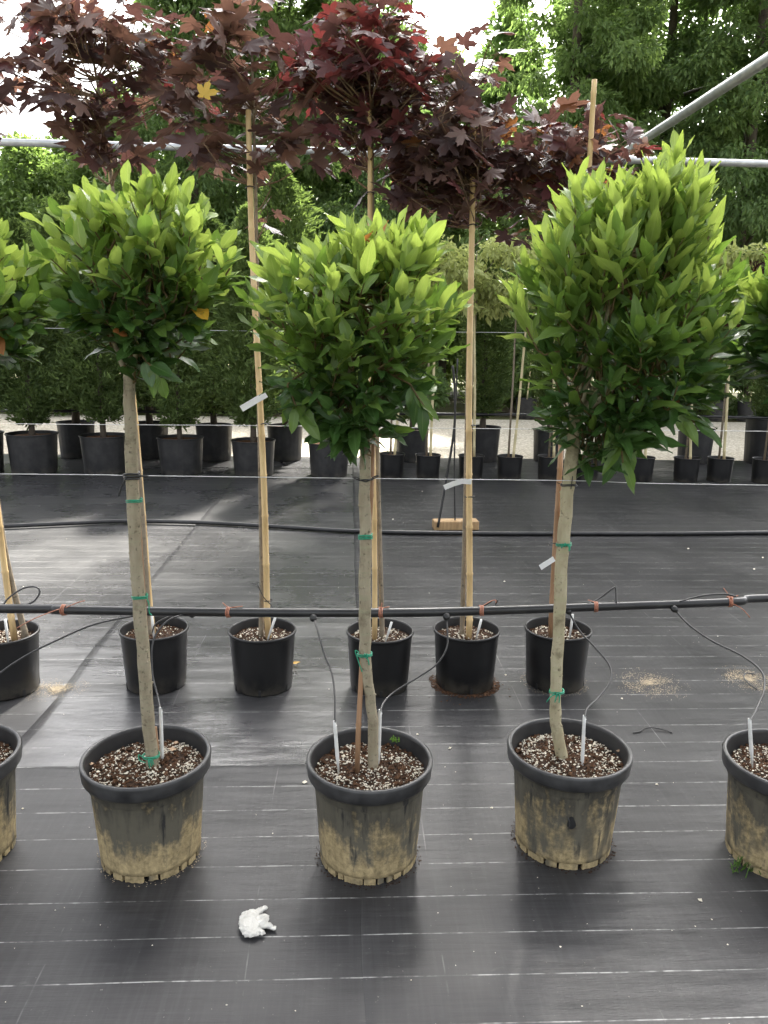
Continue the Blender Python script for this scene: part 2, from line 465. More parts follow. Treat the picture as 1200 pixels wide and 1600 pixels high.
M['leaf_new'] = mat_leaf('laurel_new_leaf', (0.130, 0.240, 0.042), (0.290, 0.395, 0.088), (0.40, 0.48, 0.19), (0.43, 0.56, 0.10), 0.32, 0.40)
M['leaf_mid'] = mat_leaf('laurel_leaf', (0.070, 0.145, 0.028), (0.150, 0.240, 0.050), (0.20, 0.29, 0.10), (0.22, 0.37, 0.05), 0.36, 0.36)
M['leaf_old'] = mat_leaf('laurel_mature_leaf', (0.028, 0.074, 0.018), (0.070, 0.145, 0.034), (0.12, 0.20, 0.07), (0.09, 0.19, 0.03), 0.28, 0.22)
M['leaf_yellow'] = mat_leaf('yellowed_leaf', (0.60, 0.33, 0.03), (0.72, 0.45, 0.05), (0.7, 0.5, 0.1), (0.7, 0.4, 0.03), 0.45, 0.4)
M['leaf_brown'] = mat_leaf('browned_leaf', (0.28, 0.10, 0.03), (0.42, 0.18, 0.06), (0.4, 0.2, 0.1), (0.5, 0.2, 0.05), 0.5, 0.3)
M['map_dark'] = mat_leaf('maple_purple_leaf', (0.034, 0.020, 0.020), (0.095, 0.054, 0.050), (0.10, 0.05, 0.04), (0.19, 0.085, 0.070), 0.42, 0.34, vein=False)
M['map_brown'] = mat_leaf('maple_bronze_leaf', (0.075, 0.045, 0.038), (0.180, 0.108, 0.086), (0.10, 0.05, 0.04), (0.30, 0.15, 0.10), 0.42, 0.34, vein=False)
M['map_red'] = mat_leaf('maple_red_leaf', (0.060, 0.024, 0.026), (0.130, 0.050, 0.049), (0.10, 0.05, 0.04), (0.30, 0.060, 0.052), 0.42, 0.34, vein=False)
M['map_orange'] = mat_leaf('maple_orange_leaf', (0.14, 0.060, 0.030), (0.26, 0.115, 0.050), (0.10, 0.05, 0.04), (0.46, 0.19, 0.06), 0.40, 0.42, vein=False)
M['bg_green'] = mat_leaf('tree_leaf', (0.070, 0.125, 0.042), (0.210, 0.300, 0.105), (0, 0, 0), (0.28, 0.42, 0.11), 0.48, 0.36, 0.35, vein=False)
M['bg_green2'] = mat_leaf('dark_tree_leaf', (0.052, 0.105, 0.036), (0.165, 0.245, 0.085), (0, 0, 0), (0.22, 0.35, 0.09), 0.48, 0.34, 0.35, vein=False)
M['bg_light'] = mat_leaf('light_tree_leaf', (0.095, 0.160, 0.048), (0.23, 0.32, 0.105), (0, 0, 0), (0.28, 0.42, 0.09), 0.5, 0.38, 0.3, vein=False)
M['conifer'] = mat_leaf('conifer_spray', (0.018, 0.042, 0.014), (0.160, 0.225, 0.070), (0, 0, 0), (0.22, 0.32, 0.07), 0.6, 0.28, 0.3, vein=False)
M['pale_leaf'] = mat_leaf('variegated_leaf', (0.27, 0.33, 0.10), (0.52, 0.54, 0.24), (0, 0, 0), (0.50, 0.56, 0.18), 0.5, 0.38, 0.3, vein=False)
M['purple_leaf'] = mat_leaf('small_purple_leaf', (0.022, 0.010, 0.012), (0.07, 0.026, 0.028), (0, 0, 0), (0.16, 0.04, 0.04), 0.5, 0.3, 0.3, vein=False)

# ------------------------------------------------------------------ setting: ground, mat, gravel
def sheet(name, x0, x1, y0, y1, z, mat, nx=1, ny=1, thick=0.0, zf=None):
    mb = MB()
    for j in range(ny + 1):
        for i in range(nx + 1):
            x = x0 + (x1 - x0) * i / nx; y = y0 + (y1 - y0) * j / ny
            mb.v.append((x, y, z + (zf(x, y) if zf else 0)))
    for j in range(ny):
        for i in range(nx):
            a = j * (nx + 1) + i
            mb.f.append((a, a + 1, a + nx + 2, a + nx + 1))
    o = mb.build(name, mat)
    o['kind'] = 'structure'
    return o

sheet('ground', -600, 600, -600, 900, 0.0, M['ground'])
sheet('gravel_track', -40, 40, 10.7, 16.6, 0.004, M['gravel'])
# the mat is laid in two runs; the second overlaps the first along a seam
SEAM = [G(-20, 1215), G(30, 1160), G(88, 1095), G(123, 1045), G(150, 1010), G(190, 965), G(240, 900), G(300, 830)]
sx0 = sum(p.x for p in SEAM) / len(SEAM)
def seam_x(y):
    pts = sorted((p.y, p.x) for p in SEAM)
    return float(np.interp(y, [p[0] for p in pts], [p[1] for p in pts])) + 0.012 * noise.noise(Vector((y * 2.3, 3.1, 0)))
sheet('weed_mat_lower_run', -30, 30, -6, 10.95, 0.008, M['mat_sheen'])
X0 = G(557, 1000).x
mb = MB()
ys = np.linspace(-6, 10.9, 140)
for y in ys:
    lift = 0.006 + 0.004 * max(0, noise.noise(Vector((0, y * 1.7, 5))))
    xs = seam_x(y)
    mb.v += [(xs, y, 0.0085), (xs + 0.002, y, 0.0085 + lift), (xs + 0.05, y, 0.0085 + lift * 0.7), (xs + 0.16, y, 0.0125), (X0 + 0.08, y, 0.0125)]
for j in range(len(ys) - 1):
    for i in range(4):
        a = j * 5 + i
        mb.f.append((a, a + 1, a + 6, a + 5))
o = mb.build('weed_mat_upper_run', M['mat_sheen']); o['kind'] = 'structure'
YF = 2.78
mb = MB()
for y in ys:                              # third run, duller and without the painted sheen, lapped over the second
    xe = X0 + 0.010 * noise.noise(Vector((y * 1.9, 8.1, 0)))
    mb.v += [(xe, y, 0.0143 if y < YF else 0.0128), (xe + 0.001, y, 0.0150), (xe + 0.03, y, 0.0150), (30, y, 0.0150), (30, y, 0.0150)]
for j in range(len(ys) - 1):
    for i in range(3):
        a = j * 5 + i
        mb.f.append((a, a + 1, a + 6, a + 5))
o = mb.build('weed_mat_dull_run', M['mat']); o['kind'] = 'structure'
YF = 2.78
mb = MB()
xs_ = np.linspace(-6, X0 + 0.03, 60)
for x in xs_:                             # added crosswise sheet of dull mat, ends the painted sheen before the near row
    ye = YF + 0.012 * noise.noise(Vector((x * 2.1, 1.3, 0)))
    mb.v += [(x, -6, 0.0142), (x, ye - 0.03, 0.0142), (x, ye - 0.004, 0.0138), (x, ye, 0.0128)]
for j in range(len(xs_) - 1):
    for i in range(3):
        a = j * 4 + i
        mb.f.append((a, a + 4, a + 5, a + 1))
o = mb.build('weed_mat_added_sheen_cover', M['mat']); o['kind'] = 'structure'
MZ = 0.0150

# ------------------------------------------------------------------ pots
def soil_disc(r, z, rng, mat, name='soil', rings=9, seg=40, amp=0.010):
    mb = MB(); s = rng.uniform(0, 50)
    mb.v.append((0, 0, z + 0.012))
    for i in range(1, rings + 1):
        for k in range(seg):
            a = 2 * math.pi * k / seg; rr = r * i / rings
            x, y = rr * math.cos(a), rr * math.sin(a)
            mb.v.append((x, y, z + 0.012 * (1 - (i / rings) ** 2) + amp * noise.noise(Vector((x * 22 + s, y * 22, 0))) + amp * 0.6 * noise.noise(Vector((x * 60, y * 60 + s, 0)))))
    for k in range(seg): mb.f.append((0, 1 + k, 1 + (k + 1) % seg))
    for i in range(rings - 1):
        for k in range(seg):
            a = 1 + i * seg + k; b = 1 + i * seg + (k + 1) % seg
            mb.f.append((a, a + seg, b + seg, b))
    return mb.mesh(name, mat)
def grains(n, r, z, rng, size, mat, name, s=0.0, flat=0.7, clump=0.0):
    mb = MB()
    while n > 0:
        a = rng.uniform(0, 2 * math.pi); rr = r * math.sqrt(rng.random())
        x, y = rr * math.cos(a), rr * math.sin(a)
        if clump and noise.noise(Vector((x * 16 + s, y * 16, 7))) < rng.uniform(-0.45, 0.35) * clump: continue
        q = rng.uniform(*size)
        mb.lump((x, y, z + 0.012 * (1 - (rr / r) ** 2) + rng.uniform(-0.002, 0.006)), q, rng, flat); n -= 1
    return mb.mesh(name, mat, smooth=False)

rng = random.Random(11)
PH = 0.345
def ribs(r, z, a):
    if 0.035 < z < 0.262: return r - 0.0022 * (0.5 + 0.5 * math.cos(a * 26)) ** 3
    return r
def big_pot_meshes():
    w = MB()
    w.lathe([(0.05, 0.020), (0.150, 0.020), (0.157, 0.022), (0.1575, 0.036), (0.1625, 0.10), (0.168, 0.18), (0.1735, 0.255), (0.1765, 0.264), (0.1800, 0.270), (0.1815, 0.296), (0.186, 0.299)], 156, ribs)
    rim = MB()
    rim.lathe([(0.1835, 0.297), (0.1930, 0.296), (0.1965, 0.300), (0.1985, 0.318), (0.2000, 0.338), (0.1985, 0.3440), (0.1950, 0.3460), (0.1885, 0.3455), (0.1855, 0.342), (0.1845, 0.334)], 72)
    inn = MB()
    inn.lathe([(0.1846, 0.335), (0.1770, 0.297), (0.1715, 0.262), (0.164, 0.20)], 60)
    feet = []
    for hw, zt in ((0.115, 0.0), (0.06, 0.002), (0.19, -0.0), (0.085, 0.004)):
      ft = MB()
      n = 5
      for i in range(n + 1):
        a = -hw + 2 * hw * i / n
        for (r, z) in ((0.146, zt), (0.1560, zt), (0.1570, 0.0215), (0.146, 0.0215)):
            ft.v.append((r * math.cos(a), r * math.sin(a), z + (0.0015 * math.sin(a * 40) if z < 0.01 else 0)))
      for i in range(n):
        for k in range(4):
            ft.f.append((i * 4 + k, i * 4 + (k + 1) % 4, (i + 1) * 4 + (k + 1) % 4, (i + 1) * 4 + k))
      ft.f.append((3, 2, 1, 0)); ft.f.append((n * 4, n * 4 + 1, n * 4 + 2, n * 4 + 3))
      feet.append(ft.mesh('foot', M['pot_muddy'], False))
    return (w.mesh('wall', M['pot_muddy']), rim.mesh('rim', M['pot_rim']), inn.mesh('inner_wall', M['pot_inner']), feet)
BW, BR, BI, BF = big_pot_meshes()
BSOIL = [soil_disc(0.1765, 0.292, rng, M['soil']) for _ in range(2)]
BPERL = [grains(1500, 0.172, 0.294, rng, (0.0010, 0.0046), M['perlite'], 'perlite', s, clump=1.0) for s in (3.0, 21.0, 40.0)]
BCHIP = [grains(700, 0.174, 0.294, rng, (0.003, 0.009), M['chip'], 'bark_chips', s) for s in (5.0, 9.0)]

def big_pot(px, py, label, rz, k):
    g = G(px, py, MZ)
    c = Vector((g.x, g.y, 0)); c = c + Vector((g.x, g.y, 0)).normalized() * 0.157
    root = empty('plant_pot', (c.x, c.y, MZ), rz)
    tag(root, label, 'pot', 'large muddy pots in the front row')
    link('wall', BW, root); link('rim', BR, root); link('inner_wall', BI, root)
    fr_ = random.Random(k + 40); ang = 0.0
    while ang < 6.05:
        i = fr_.choice((0, 2, 2, 2, 1, 3)); hw = (0.115, 0.06, 0.19, 0.085)[i]
        link('foot', BF[i], root, rot=(0, 0, ang + hw)); ang += 2 * hw + fr_.uniform(0.025, 0.10)
    s = link('soil', BSOIL[k % 2], root, rot=(0, 0, rz * 2.1))
    p = link('perlite', BPERL[k % 3], s); p['kind'] = 'stuff'
    p = link('bark_chips', BCHIP[k % 2], s); p['kind'] = 'stuff'
    return root, c
FP = {}
for key, px, py, lab, rz in (
        ('L', -52, 1372, 'large muddy black pot standing on the far side of the mat seam', 0.4),
        ('A', 240, 1378, 'large black pot with dark rubbed smears and mud on its wall, beside the mat seam', 1.3),
        ('B', 575, 1384, 'large muddy black pot with two white drip pegs in its soil', 2.9),
        ('C', 875, 1358, 'large muddy black pot with a small dark hole torn in its wall', 4.1),
        ('R', 1207, 1376, 'large muddy black pot with grass weeds sprouting at its foot', 5.2)):
    FP[key] = big_pot(px, py, lab, rz, len(FP))

# torn hole and crack in pot C: a dark pit patch with a curled lip
root, c = FP['C']
inv = Matrix.Translation((c.x, c.y, MZ)) @ Matrix.Rotation(4.1, 4, 'Z'); inv = inv.inverted()
def on_wall(px, py, c, extra=0.0):
    o = Vector((0, 0, CAM_H)); d = ray(px, py).normalized(); t = 0.5
    while t < 5:
        q = o + d * t; z = q.z - MZ
        if 0 < z < 0.3:
            rw = 0.157 + (0.1735 - 0.157) * z / 0.255 + extra
            if math.hypot(q.x - c.x, q.y - c.y) <= rw: return q
        t += 0.001
    return o + d * 2
mb = MB()
ctr = on_wall(893, 1286, c, 0.0012)
ring = []
for k in range(12):
    a = 2 * math.pi * k / 12
    ring.append(inv @ on_wall(893 + 6.5 * math.cos(a) * (1 + 0.25 * math.sin(3 * a)), 1286 + 10 * math.sin(a), c, 0.0012))
mb.add([inv @ ctr] + ring, [(0, 1 + k, 1 + (k + 1) % 12) for k in range(12)])
hole = mb.build('torn_hole', M['pot_inner'], root)
hole['label'] = 'small dark torn hole in the pot wall'
mb = MB(); mb.tube([inv @ on_wall(887 + 3 * math.sin(q), 1276 + q * 7, c, 0.002) for q in (0, 1, 2, 3)], [0.0008, 0.002, 0.0022, 0.0006], 5)
mb.build('torn_lip', M['pot_rim'], root)

# smaller clean pots of the second row
def small_pot_meshes(D, H, mat, lip=0.006, seg=56, flutes=0, thick=0.003):
    r = D / 2; rb = r * 0.86
    fr = None
    if flutes:
        def fr(q, z, a): return q - (0.012 * r * (0.5 + 0.5 * math.cos(a * flutes)) ** 2 if 0.06 * H < z < 0.84 * H else 0)
    w = MB()
    w.lathe([(0.02, 0.004), (rb - 0.012, 0.004), (rb - 0.002, 0.0), (rb, 0.006), (rb + (r - lip - rb) * 0.5, H * 0.5), (rb + (r - lip - rb) * 0.84, H * 0.84), (r - lip, H - 0.014)], seg if not flutes else flutes * 6, fr)
    rim = MB()
    rim.lathe([(r - lip - 0.001, H - 0.016), (r - 0.001, H - 0.014), (r, H - 0.005), (r - 0.002, H), (r - lip - 0.002, H), (r - lip - 0.003, H - 0.01)], seg)
    inn = MB(); inn.lathe([(r - lip - 0.003, H - 0.009), (rb + (r - lip - rb) * 0.92 - 0.004, H * 0.9), (rb + (r - lip - rb) * 0.72 - 0.006, H * 0.72)], seg)
    sl = MB(); sl.box((rb - 0.0005, 0, 0.016), (0.006, 0.012, 0.030))
    return w.mesh('wall', mat), rim.mesh('rim', mat), inn.mesh('inner_wall', M['pot_inner']), sl.mesh('drain_slot', M['pot_inner'], False), rb
SW, SR, SI, SS, srb = small_pot_meshes(0.322, 0.283, M['pot_clean'])
SSOIL = soil_disc(0.1465, 0.236, rng, M['soil'])
SPERL = [grains(n, 0.142, 0.237, rng, (0.002, 0.0062), M['perlite'], 'perlite', s, clump=1.0) for n, s in ((330, 2.0), (120, 8.0))]
SCHIP = grains(330, 0.145, 0.237, rng, (0.003, 0.008), M['chip'], 'bark_chips', 4.0)
SP = []
for i, (px, py, lab) in enumerate((
        (14, 1094, 'smooth black pot at the edge of a sandy patch beside the mat seam'),
        (246, 1086, 'smooth black pot right behind the pot with rubbed smears'),
        (412, 1089, 'smooth clean black pot with a yellow fallen leaf lying beside it'),
        (592, 1090, 'smooth black pot right behind the pot with two white drip pegs'),
        (725, 1086, 'smooth black pot with dark soil spilled round its base'),
        (865, 1084, 'smooth black pot right behind the pot with the torn hole'))):
    g = G(px, py, MZ); c = Vector((g.x, g.y, 0)); c += c.normalized() * srb
    root = empty('plant_pot', (c.x, c.y, MZ), i * 1.1)
    tag(root, lab, 'pot', 'smooth black pots in the second row')
    link('wall', SW, root); link('rim', SR, root); link('inner_wall', SI, root)
    for k in range(6): link('drain_slot', SS, root, rot=(0, 0, k * math.pi / 3 + 0.4))
    s = link('soil', SSOIL, root, rot=(0, 0, i * 2.0))
    p = link('perlite', SPERL[0 if i != 1 else 1], s, rot=(0, 0, i)); p['kind'] = 'stuff'
    p = link('bark_chips', SCHIP, s, rot=(0, 0, i * 3.0)); p['kind'] = 'stuff'
    SP.append(c)

# ------------------------------------------------------------------ leaves
def leaf_arrays(L, W, rs, pointy=1.0, fold=0.25, curl=0.12, wave=0.05, rows=6):
    """laurel leaf along +Y, upper face +Z; returns V, F(quads), luv"""
    V, UV = [], []
    tws = rs.uniform(-0.9, 0.9); bend = rs.uniform(-0.12, 0.12)
    cols = (-1.0, -0.55, 0.0, 0.55, 1.0)
    ph = rs.uniform(0, 6.28)
    for i in range(rows + 1):
        t = i / rows
        w = W * 0.5 * (math.sin(math.pi * min(1, t ** 0.82)) ** (0.75 * pointy)) if 0 < i < rows else W * 0.02
        for cidx, u in enumerate(cols):
            x = u * w
            z = fold * abs(u) * w - curl * L * (t * t) + wave * W * math.sin(ph + t * 11 + (2.1 if u > 0 else 0)) * abs(u)
            a = tws * t; x, z0_ = x * math.cos(a), z + x * math.sin(a)
            V.append((x + bend * L * t * t, t * L, z0_)); UV.append((u, t, 0))
    F = []
    n = len(cols)
    for i in range(rows):
        for k in range(n - 1):
            F.append((i * n + k, i * n + k + 1, (i + 1) * n + k + 1, (i + 1) * n + k))
    return np.array(V), np.array(F), np.array(UV)

def maple_arrays(S, rs):
    """five lobed palmate leaf, petiole joint at origin, middle lobe along +Y; quads degenerate to triangles avoided"""
    pts = []
    lobes = [(-112, 0.50), (-56, 0.86), (0, 1.0), (56, 0.86), (112, 0.50)]
    pts.append((-165, 0.16))
    for i, (a, r) in enumerate(lobes):
        j = rs.uniform(-5, 5); r *= rs.uniform(0.92, 1.06)
        pts += [(a + j - 19, r * 0.60), (a + j - 15, r * 0.74), (a + j - 5, r * 0.80), (a + j, r), (a + j + 5, r * 0.80), (a + j + 15, r * 0.74), (a + j + 19, r * 0.60)]
        if i < 4: pts.append(((a + lobes[i + 1][0]) / 2 + j * 0.4, 0.40 if i in (1, 2) else 0.34))
    pts.append((165, 0.16))
    V = [(0, 0, 0)]; droop = rs.uniform(0.12, 0.55); cup = rs.uniform(-0.1, 0.22)
    side = rs.uniform(-0.12, 0.12)
    for a, r in pts:
        ar = math.radians(a); x, y = r * math.sin(ar), r * math.cos(ar)
        # lobes rise along their veins, sinuses sink
        near = min(abs(a - l[0]) for l in lobes)
        z = -droop * r * r * 0.55 + cup * abs(x) * 0.5 + side * x - 0.05 * min(near, 28) / 28 * r + 0.02 * math.sin(a * 0.2)
        V.append((x * S, y * S, z * S))
    n = len(pts)
    F = [(0, i + 2, i + 1) for i in range(n - 1)]
    return np.array(V), np.array(F), np.zeros((len(V), 3))

def basis(d, n):
    """matrix with local +Y = d and local +Z close to n"""
    d = d.normalized(); n = (n - d * n.dot(d))
    if n.length < 1e-4: n = d.orthogonal()
    n.normalize(); x = d.cross(n)
    return Matrix((x, d, n)).transposed()

class LeafKit:
    def __init__(s, arrays, mats):
        s.arr = arrays; s.mats = mats; s.cache = {}
    def mesh(s, v, m):
        if (v, m) not in s.cache:
            V, F, U = s.arr[v]
            s.cache[(v, m)] = np_mesh('leaf', V, F, s.mats[m], None, U, True)
        return s.cache[(v, m)]

def place_leaves(kit, leaves, parent, limit=300, origin=Vector((0, 0, 0)), rest_name='remaining_leaves'):
    """leaves: (pos, 3x3, scale, variant, material). The ones that show largest become parts, the rest one stuff part per material."""
    camp = Vector((0, 0, CAM_H))
    cy = sum(l[0].y for l in leaves) / len(leaves)
    def score(l):
        mid = l[0] + (l[1] @ Vector((0, 0.05, 0)))
        v = camp - mid; face = abs((l[1] @ Vector((0, 0, 1))).dot(v.normalized()))
        return l[2] * (0.35 + face) - 3.2 * (mid.y - cy)
    order = sorted(leaves, key=score, reverse=True)
    for (pos, m3, sc, v, m) in order[:limit]:
        o = link('leaf', kit.mesh(v, m), parent)
        o.matrix_local = Matrix.Translation(pos - origin) @ m3.to_4x4() @ Matrix.Scale(sc, 4)
    rest = order[limit:]
    bym = {}
    for l in rest: bym.setdefault(l[4], []).append(l)
    for m, ls in bym.items():
        Vs, Fs, Us, Ts, b = [], [], [], [], 0
        for (pos, m3, sc, v, _) in ls:
            V, F, U = kit.arr[v]
            A = np.array(m3) * sc
            Vs.append(V @ A.T + np.array(pos - origin)); Fs.append(F + b); Us.append(U)
            Ts.append(np.full(len(V), random.random())); b += len(V)
        o = link(rest_name, np_mesh(rest_name, np.vstack(Vs), np.vstack(Fs), kit.mats[m], np.concatenate(Ts), np.vstack(Us), True), parent)
        o['kind'] = 'stuff'

random.seed(5)
lr = random.Random(77)
LM = [M['leaf_new'], M['leaf_mid'], M['leaf_old'], M['leaf_yellow'], M['leaf_brown']]
kit_round = LeafKit([leaf_arrays(0.072, 0.0355, lr, 0.85, lr.uniform(.1, .4), lr.uniform(-0.10, 0.28), 0.05) for _ in range(10)], LM)
kit_mid = LeafKit([leaf_arrays(0.090, 0.0335, lr, 1.0, lr.uniform(.1, .4), lr.uniform(-0.10, 0.28), 0.10) for _ in range(10)], LM)
kit_long = LeafKit([leaf_arrays(0.108, 0.0325, lr, 1.1, lr.uniform(.1, .4), lr.uniform(-0.08, 0.24), 0.12) for _ in range(10)], LM)

def laurel(name, label, trunk_px, radii, Y, outline, nshoots, kit, bark, seed, topness=0.5, upright=0.6, droopers=(), tops=(), nleaf=(6, 9), oldshift=0.0):
    """standard laurel. outline: (py, left px, right px) rows down the crown."""
    rs = random.Random(seed)
    tp = [P(x, y, Y) for x, y in trunk_px]
    base = tp[0].copy()
    root = empty(name, base)
    tag(root, label, 'laurel tree', 'clipped laurel trees in the front row')
    path = smooth_path(tp, 7)
    n = len(path)
    rad = [float(np.interp(i / (n - 1), np.linspace(0, 1, len(radii)), radii)) for i in range(n)]
    path = [p + Vector((noise.noise(Vector((i * 0.4, seed, 0))), noise.noise(Vector((i * 0.4, seed, 9))), 0)) * 0.004 for i, p in enumerate(path)]
    mb = MB()
    mb.tube([path[0] - Vector((0, 0, 0.06)) - base] + [p - base for p in path], [rad[0] * 1.15] + rad, 14, True, 0.12, seed)
    for k in range(26):                  # pruning scars
        i = rs.randrange(2, n - 2); a = rs.uniform(0, 6.28)
        d = Vector((math.cos(a), math.sin(a), 0.15))
        q = path[i] + d * rad[i] * 0.86 - base
        mb.tube([q, q + d * rad[i] * 0.28], [rad[i] * 0.30, rad[i] * 0.14], 7)
    top = path[-1]
    zs = [(P(0.5 * (l + r), y, Y).z, P(l, y, Y).x, P(r, y, Y).x) for y, l, r in outline]
    zs.sort()
    Z = [q[0] for q in zs]; XL = [q[1] for q in zs]; XR = [q[2] for q in zs]
    z0, z1 = Z[0], Z[-1]
    def env(z): return float(np.interp(z, Z, XL)), float(np.interp(z, Z, XR))
    cx0, cx1 = env(z0 + 0.5 * (z1 - z0)); cxm = (cx0 + cx1) / 2
    hub = top + Vector((0, 0, 0.04))
    limbs = []
    for k in range(7):                   # main limbs
        a = k * 2 * math.pi / 7 + rs.uniform(-0.3, 0.3)
        l, r = env(z0 + 0.55 * (z1 - z0)); hw = (r - l) / 2
        e = Vector((cxm + math.cos(a) * hw * 0.5, Y + math.sin(a) * hw * 0.5, z0 + rs.uniform(0.45, 0.75) * (z1 - z0)))
        s = top - Vector((0, 0, rs.uniform(0.0, 0.05)))
        mid = s.lerp(e, 0.5) + Vector((0, 0, -0.02))
        pth = smooth_path([s, mid, e], 4)
        mb.tube([p - base for p in pth], [rad[-1] * 0.62 * (1 - 0.7 * i / (len(pth) - 1)) for i in range(len(pth))], 7)
        limbs.append(pth)
    mb.build('trunk', bark, root)
    tw = MB(); leaves = []
    alln = [p for pth in limbs for p in pth[2:]]
    up = Vector((0, 0, 1))
    for sidx in range(nshoots):
        h = rs.random() ** (1.0 - 0.35 * topness)
        z = z0 + h * (z1 - z0)
        l, r = env(z); c = (l + r) / 2; hw = (r - l) / 2
        a = rs.uniform(0, 2 * math.pi)
        if rs.random() < 0.3: a = -math.pi / 2 + rs.uniform(-1.1, 1.1)     # a full face to the light side
        rho = rs.random() ** 0.38
        depth = min(hw, 0.30)
        tip = Vector((c + math.cos(a) * hw * rho, Y + math.sin(a) * depth * rho, z))
        near = min(alln, key=lambda p: (p - tip).length + max(0, p.z - tip.z) * 1.5)
        outd = Vector((math.cos(a), math.sin(a), 0))
        uw = upright * (0.55 + 1.3 * h * h) * rs.uniform(0.6, 1.3)
        d = (outd * (0.75 * rho + 0.1) + up * (uw + 0.02) + Vector((rs.uniform(-.3, .3), rs.uniform(-.3, .3), rs.uniform(-.25, .15)))).normalized()
        L = rs.uniform(0.085, 0.15) * (1 + 0.35 * h)
        st = tip - d * L
        tpth = smooth_path([near, near.lerp(st, 0.6) + Vector((0, 0, -0.01)), st, tip - d * L * 0.45, tip - d * 0.02], 3)
        tw.tube([p - base for p in tpth], [0.0036 * (1 - 0.62 * i / (len(tpth) - 1)) for i in range(len(tpth))], 5)
        nl = rs.randint(*nleaf)
        side = d.orthogonal().normalized(); s2 = d.cross(side)
        ph = rs.uniform(0, 6.28)
        for k in range(nl):
            f = (k + 0.5) / nl
            pos = st + d * (L * (0.05 + 0.95 * f))
            aa = ph + k * 2.4
            lat = side * math.cos(aa) + s2 * math.sin(aa)
            spread = (1.15 - 0.85 * f) * rs.uniform(0.75, 1.2)
            ld = (d * math.cos(spread) + lat * math.sin(spread) + up * (0.05 + 0.75 * max(0.0, h - 0.25))).normalized()
            if h < 0.45: ld = (ld + Vector((0, 0, -0.30 * (0.45 - h) / 0.45 - 0.05)) + outd * 0.2).normalized()
            nn = (d * 0.9 - lat * 0.7 + up * 0.8 + Vector((rs.uniform(-.5, .5), rs.uniform(-.5, .5), rs.uniform(-.3, .3))))
            new = h * 0.90 + 0.30 * f + 0.18 * rho * (h > .4) + rs.uniform(-0.26, 0.26) - oldshift
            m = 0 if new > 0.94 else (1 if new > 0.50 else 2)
            q = rs.random()
            if q < 0.0006: m = 3
            elif q < 0.0016: m = 4
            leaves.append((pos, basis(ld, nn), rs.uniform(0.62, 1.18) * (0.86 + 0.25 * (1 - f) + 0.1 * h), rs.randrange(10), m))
    for (px, py, lean) in tops:                     # long young shoots standing proud of the crown
        tip = P(px, py, Y + rs.uniform(-0.14, 0.10)); d = Vector((lean, rs.uniform(-0.2, 0.1), 1)).normalized()
        L = rs.uniform(0.19, 0.26); st = tip - d * L
        near = min(alln, key=lambda p: (p - st).length)
        tw.tube([p - base for p in smooth_path([near, near.lerp(st, 0.6), st, tip - d * 0.05], 3)], 0.0028, 5)
        ph = rs.uniform(0, 6.28); side = d.orthogonal().normalized(); s2 = d.cross(side); nl = rs.randint(8, 11)
        for k in range(nl):
            f = (k + 0.5) / nl; aa = ph + k * 2.4; lat = side * math.cos(aa) + s2 * math.sin(aa)
            spread = (0.85 - 0.68 * f) * rs.uniform(0.6, 1.1)
            ld = (d * math.cos(spread) + lat * math.sin(spread)).normalized()
            leaves.append((st + d * (L * (0.02 + 0.62 * f)), basis(ld, d * 0.5 - lat + Vector((rs.uniform(-.3, .3), rs.uniform(-.3, .3), 0.3))), rs.uniform(0.8, 1.1), rs.randrange(10), 0 if f + rs.uniform(-.3, .3) > 0.15 else 1))
    for (px, py, dx, dz, n_) in droopers:           # low side shoots, straggling downwards
        p0 = P(px, py, Y - 0.10); pth = [p0 + Vector((dx * i / 4, -0.02 * i / 4, dz * i / 4)) for i in range(5)]
        near = min(alln + [top], key=lambda p: (p - p0).length)
        tw.tube([p - base for p in smooth_path([near, near.lerp(p0, 0.6)] + pth, 3)], 0.003, 5)
        for k in range(n_):
            f = (k + 0.5) / n_
            pos = p0.lerp(pth[-1], f); sg = 1 if k % 2 else -1
            ld = (Vector((dx, 0, dz)).normalized() + Vector((sg * 0.6, rs.uniform(-0.5, 0.1), rs.uniform(-0.5, 0.2)))).normalized()
            leaves.append((pos, basis(ld, Vector((rs.uniform(-.3, .3), -0.7, 0.6))), rs.uniform(0.85, 1.1), rs.randrange(10), 1 if rs.random() < 0.65 else 2))
    crown = tw.build('crown', M['twig'], root)
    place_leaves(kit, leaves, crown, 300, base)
    return root

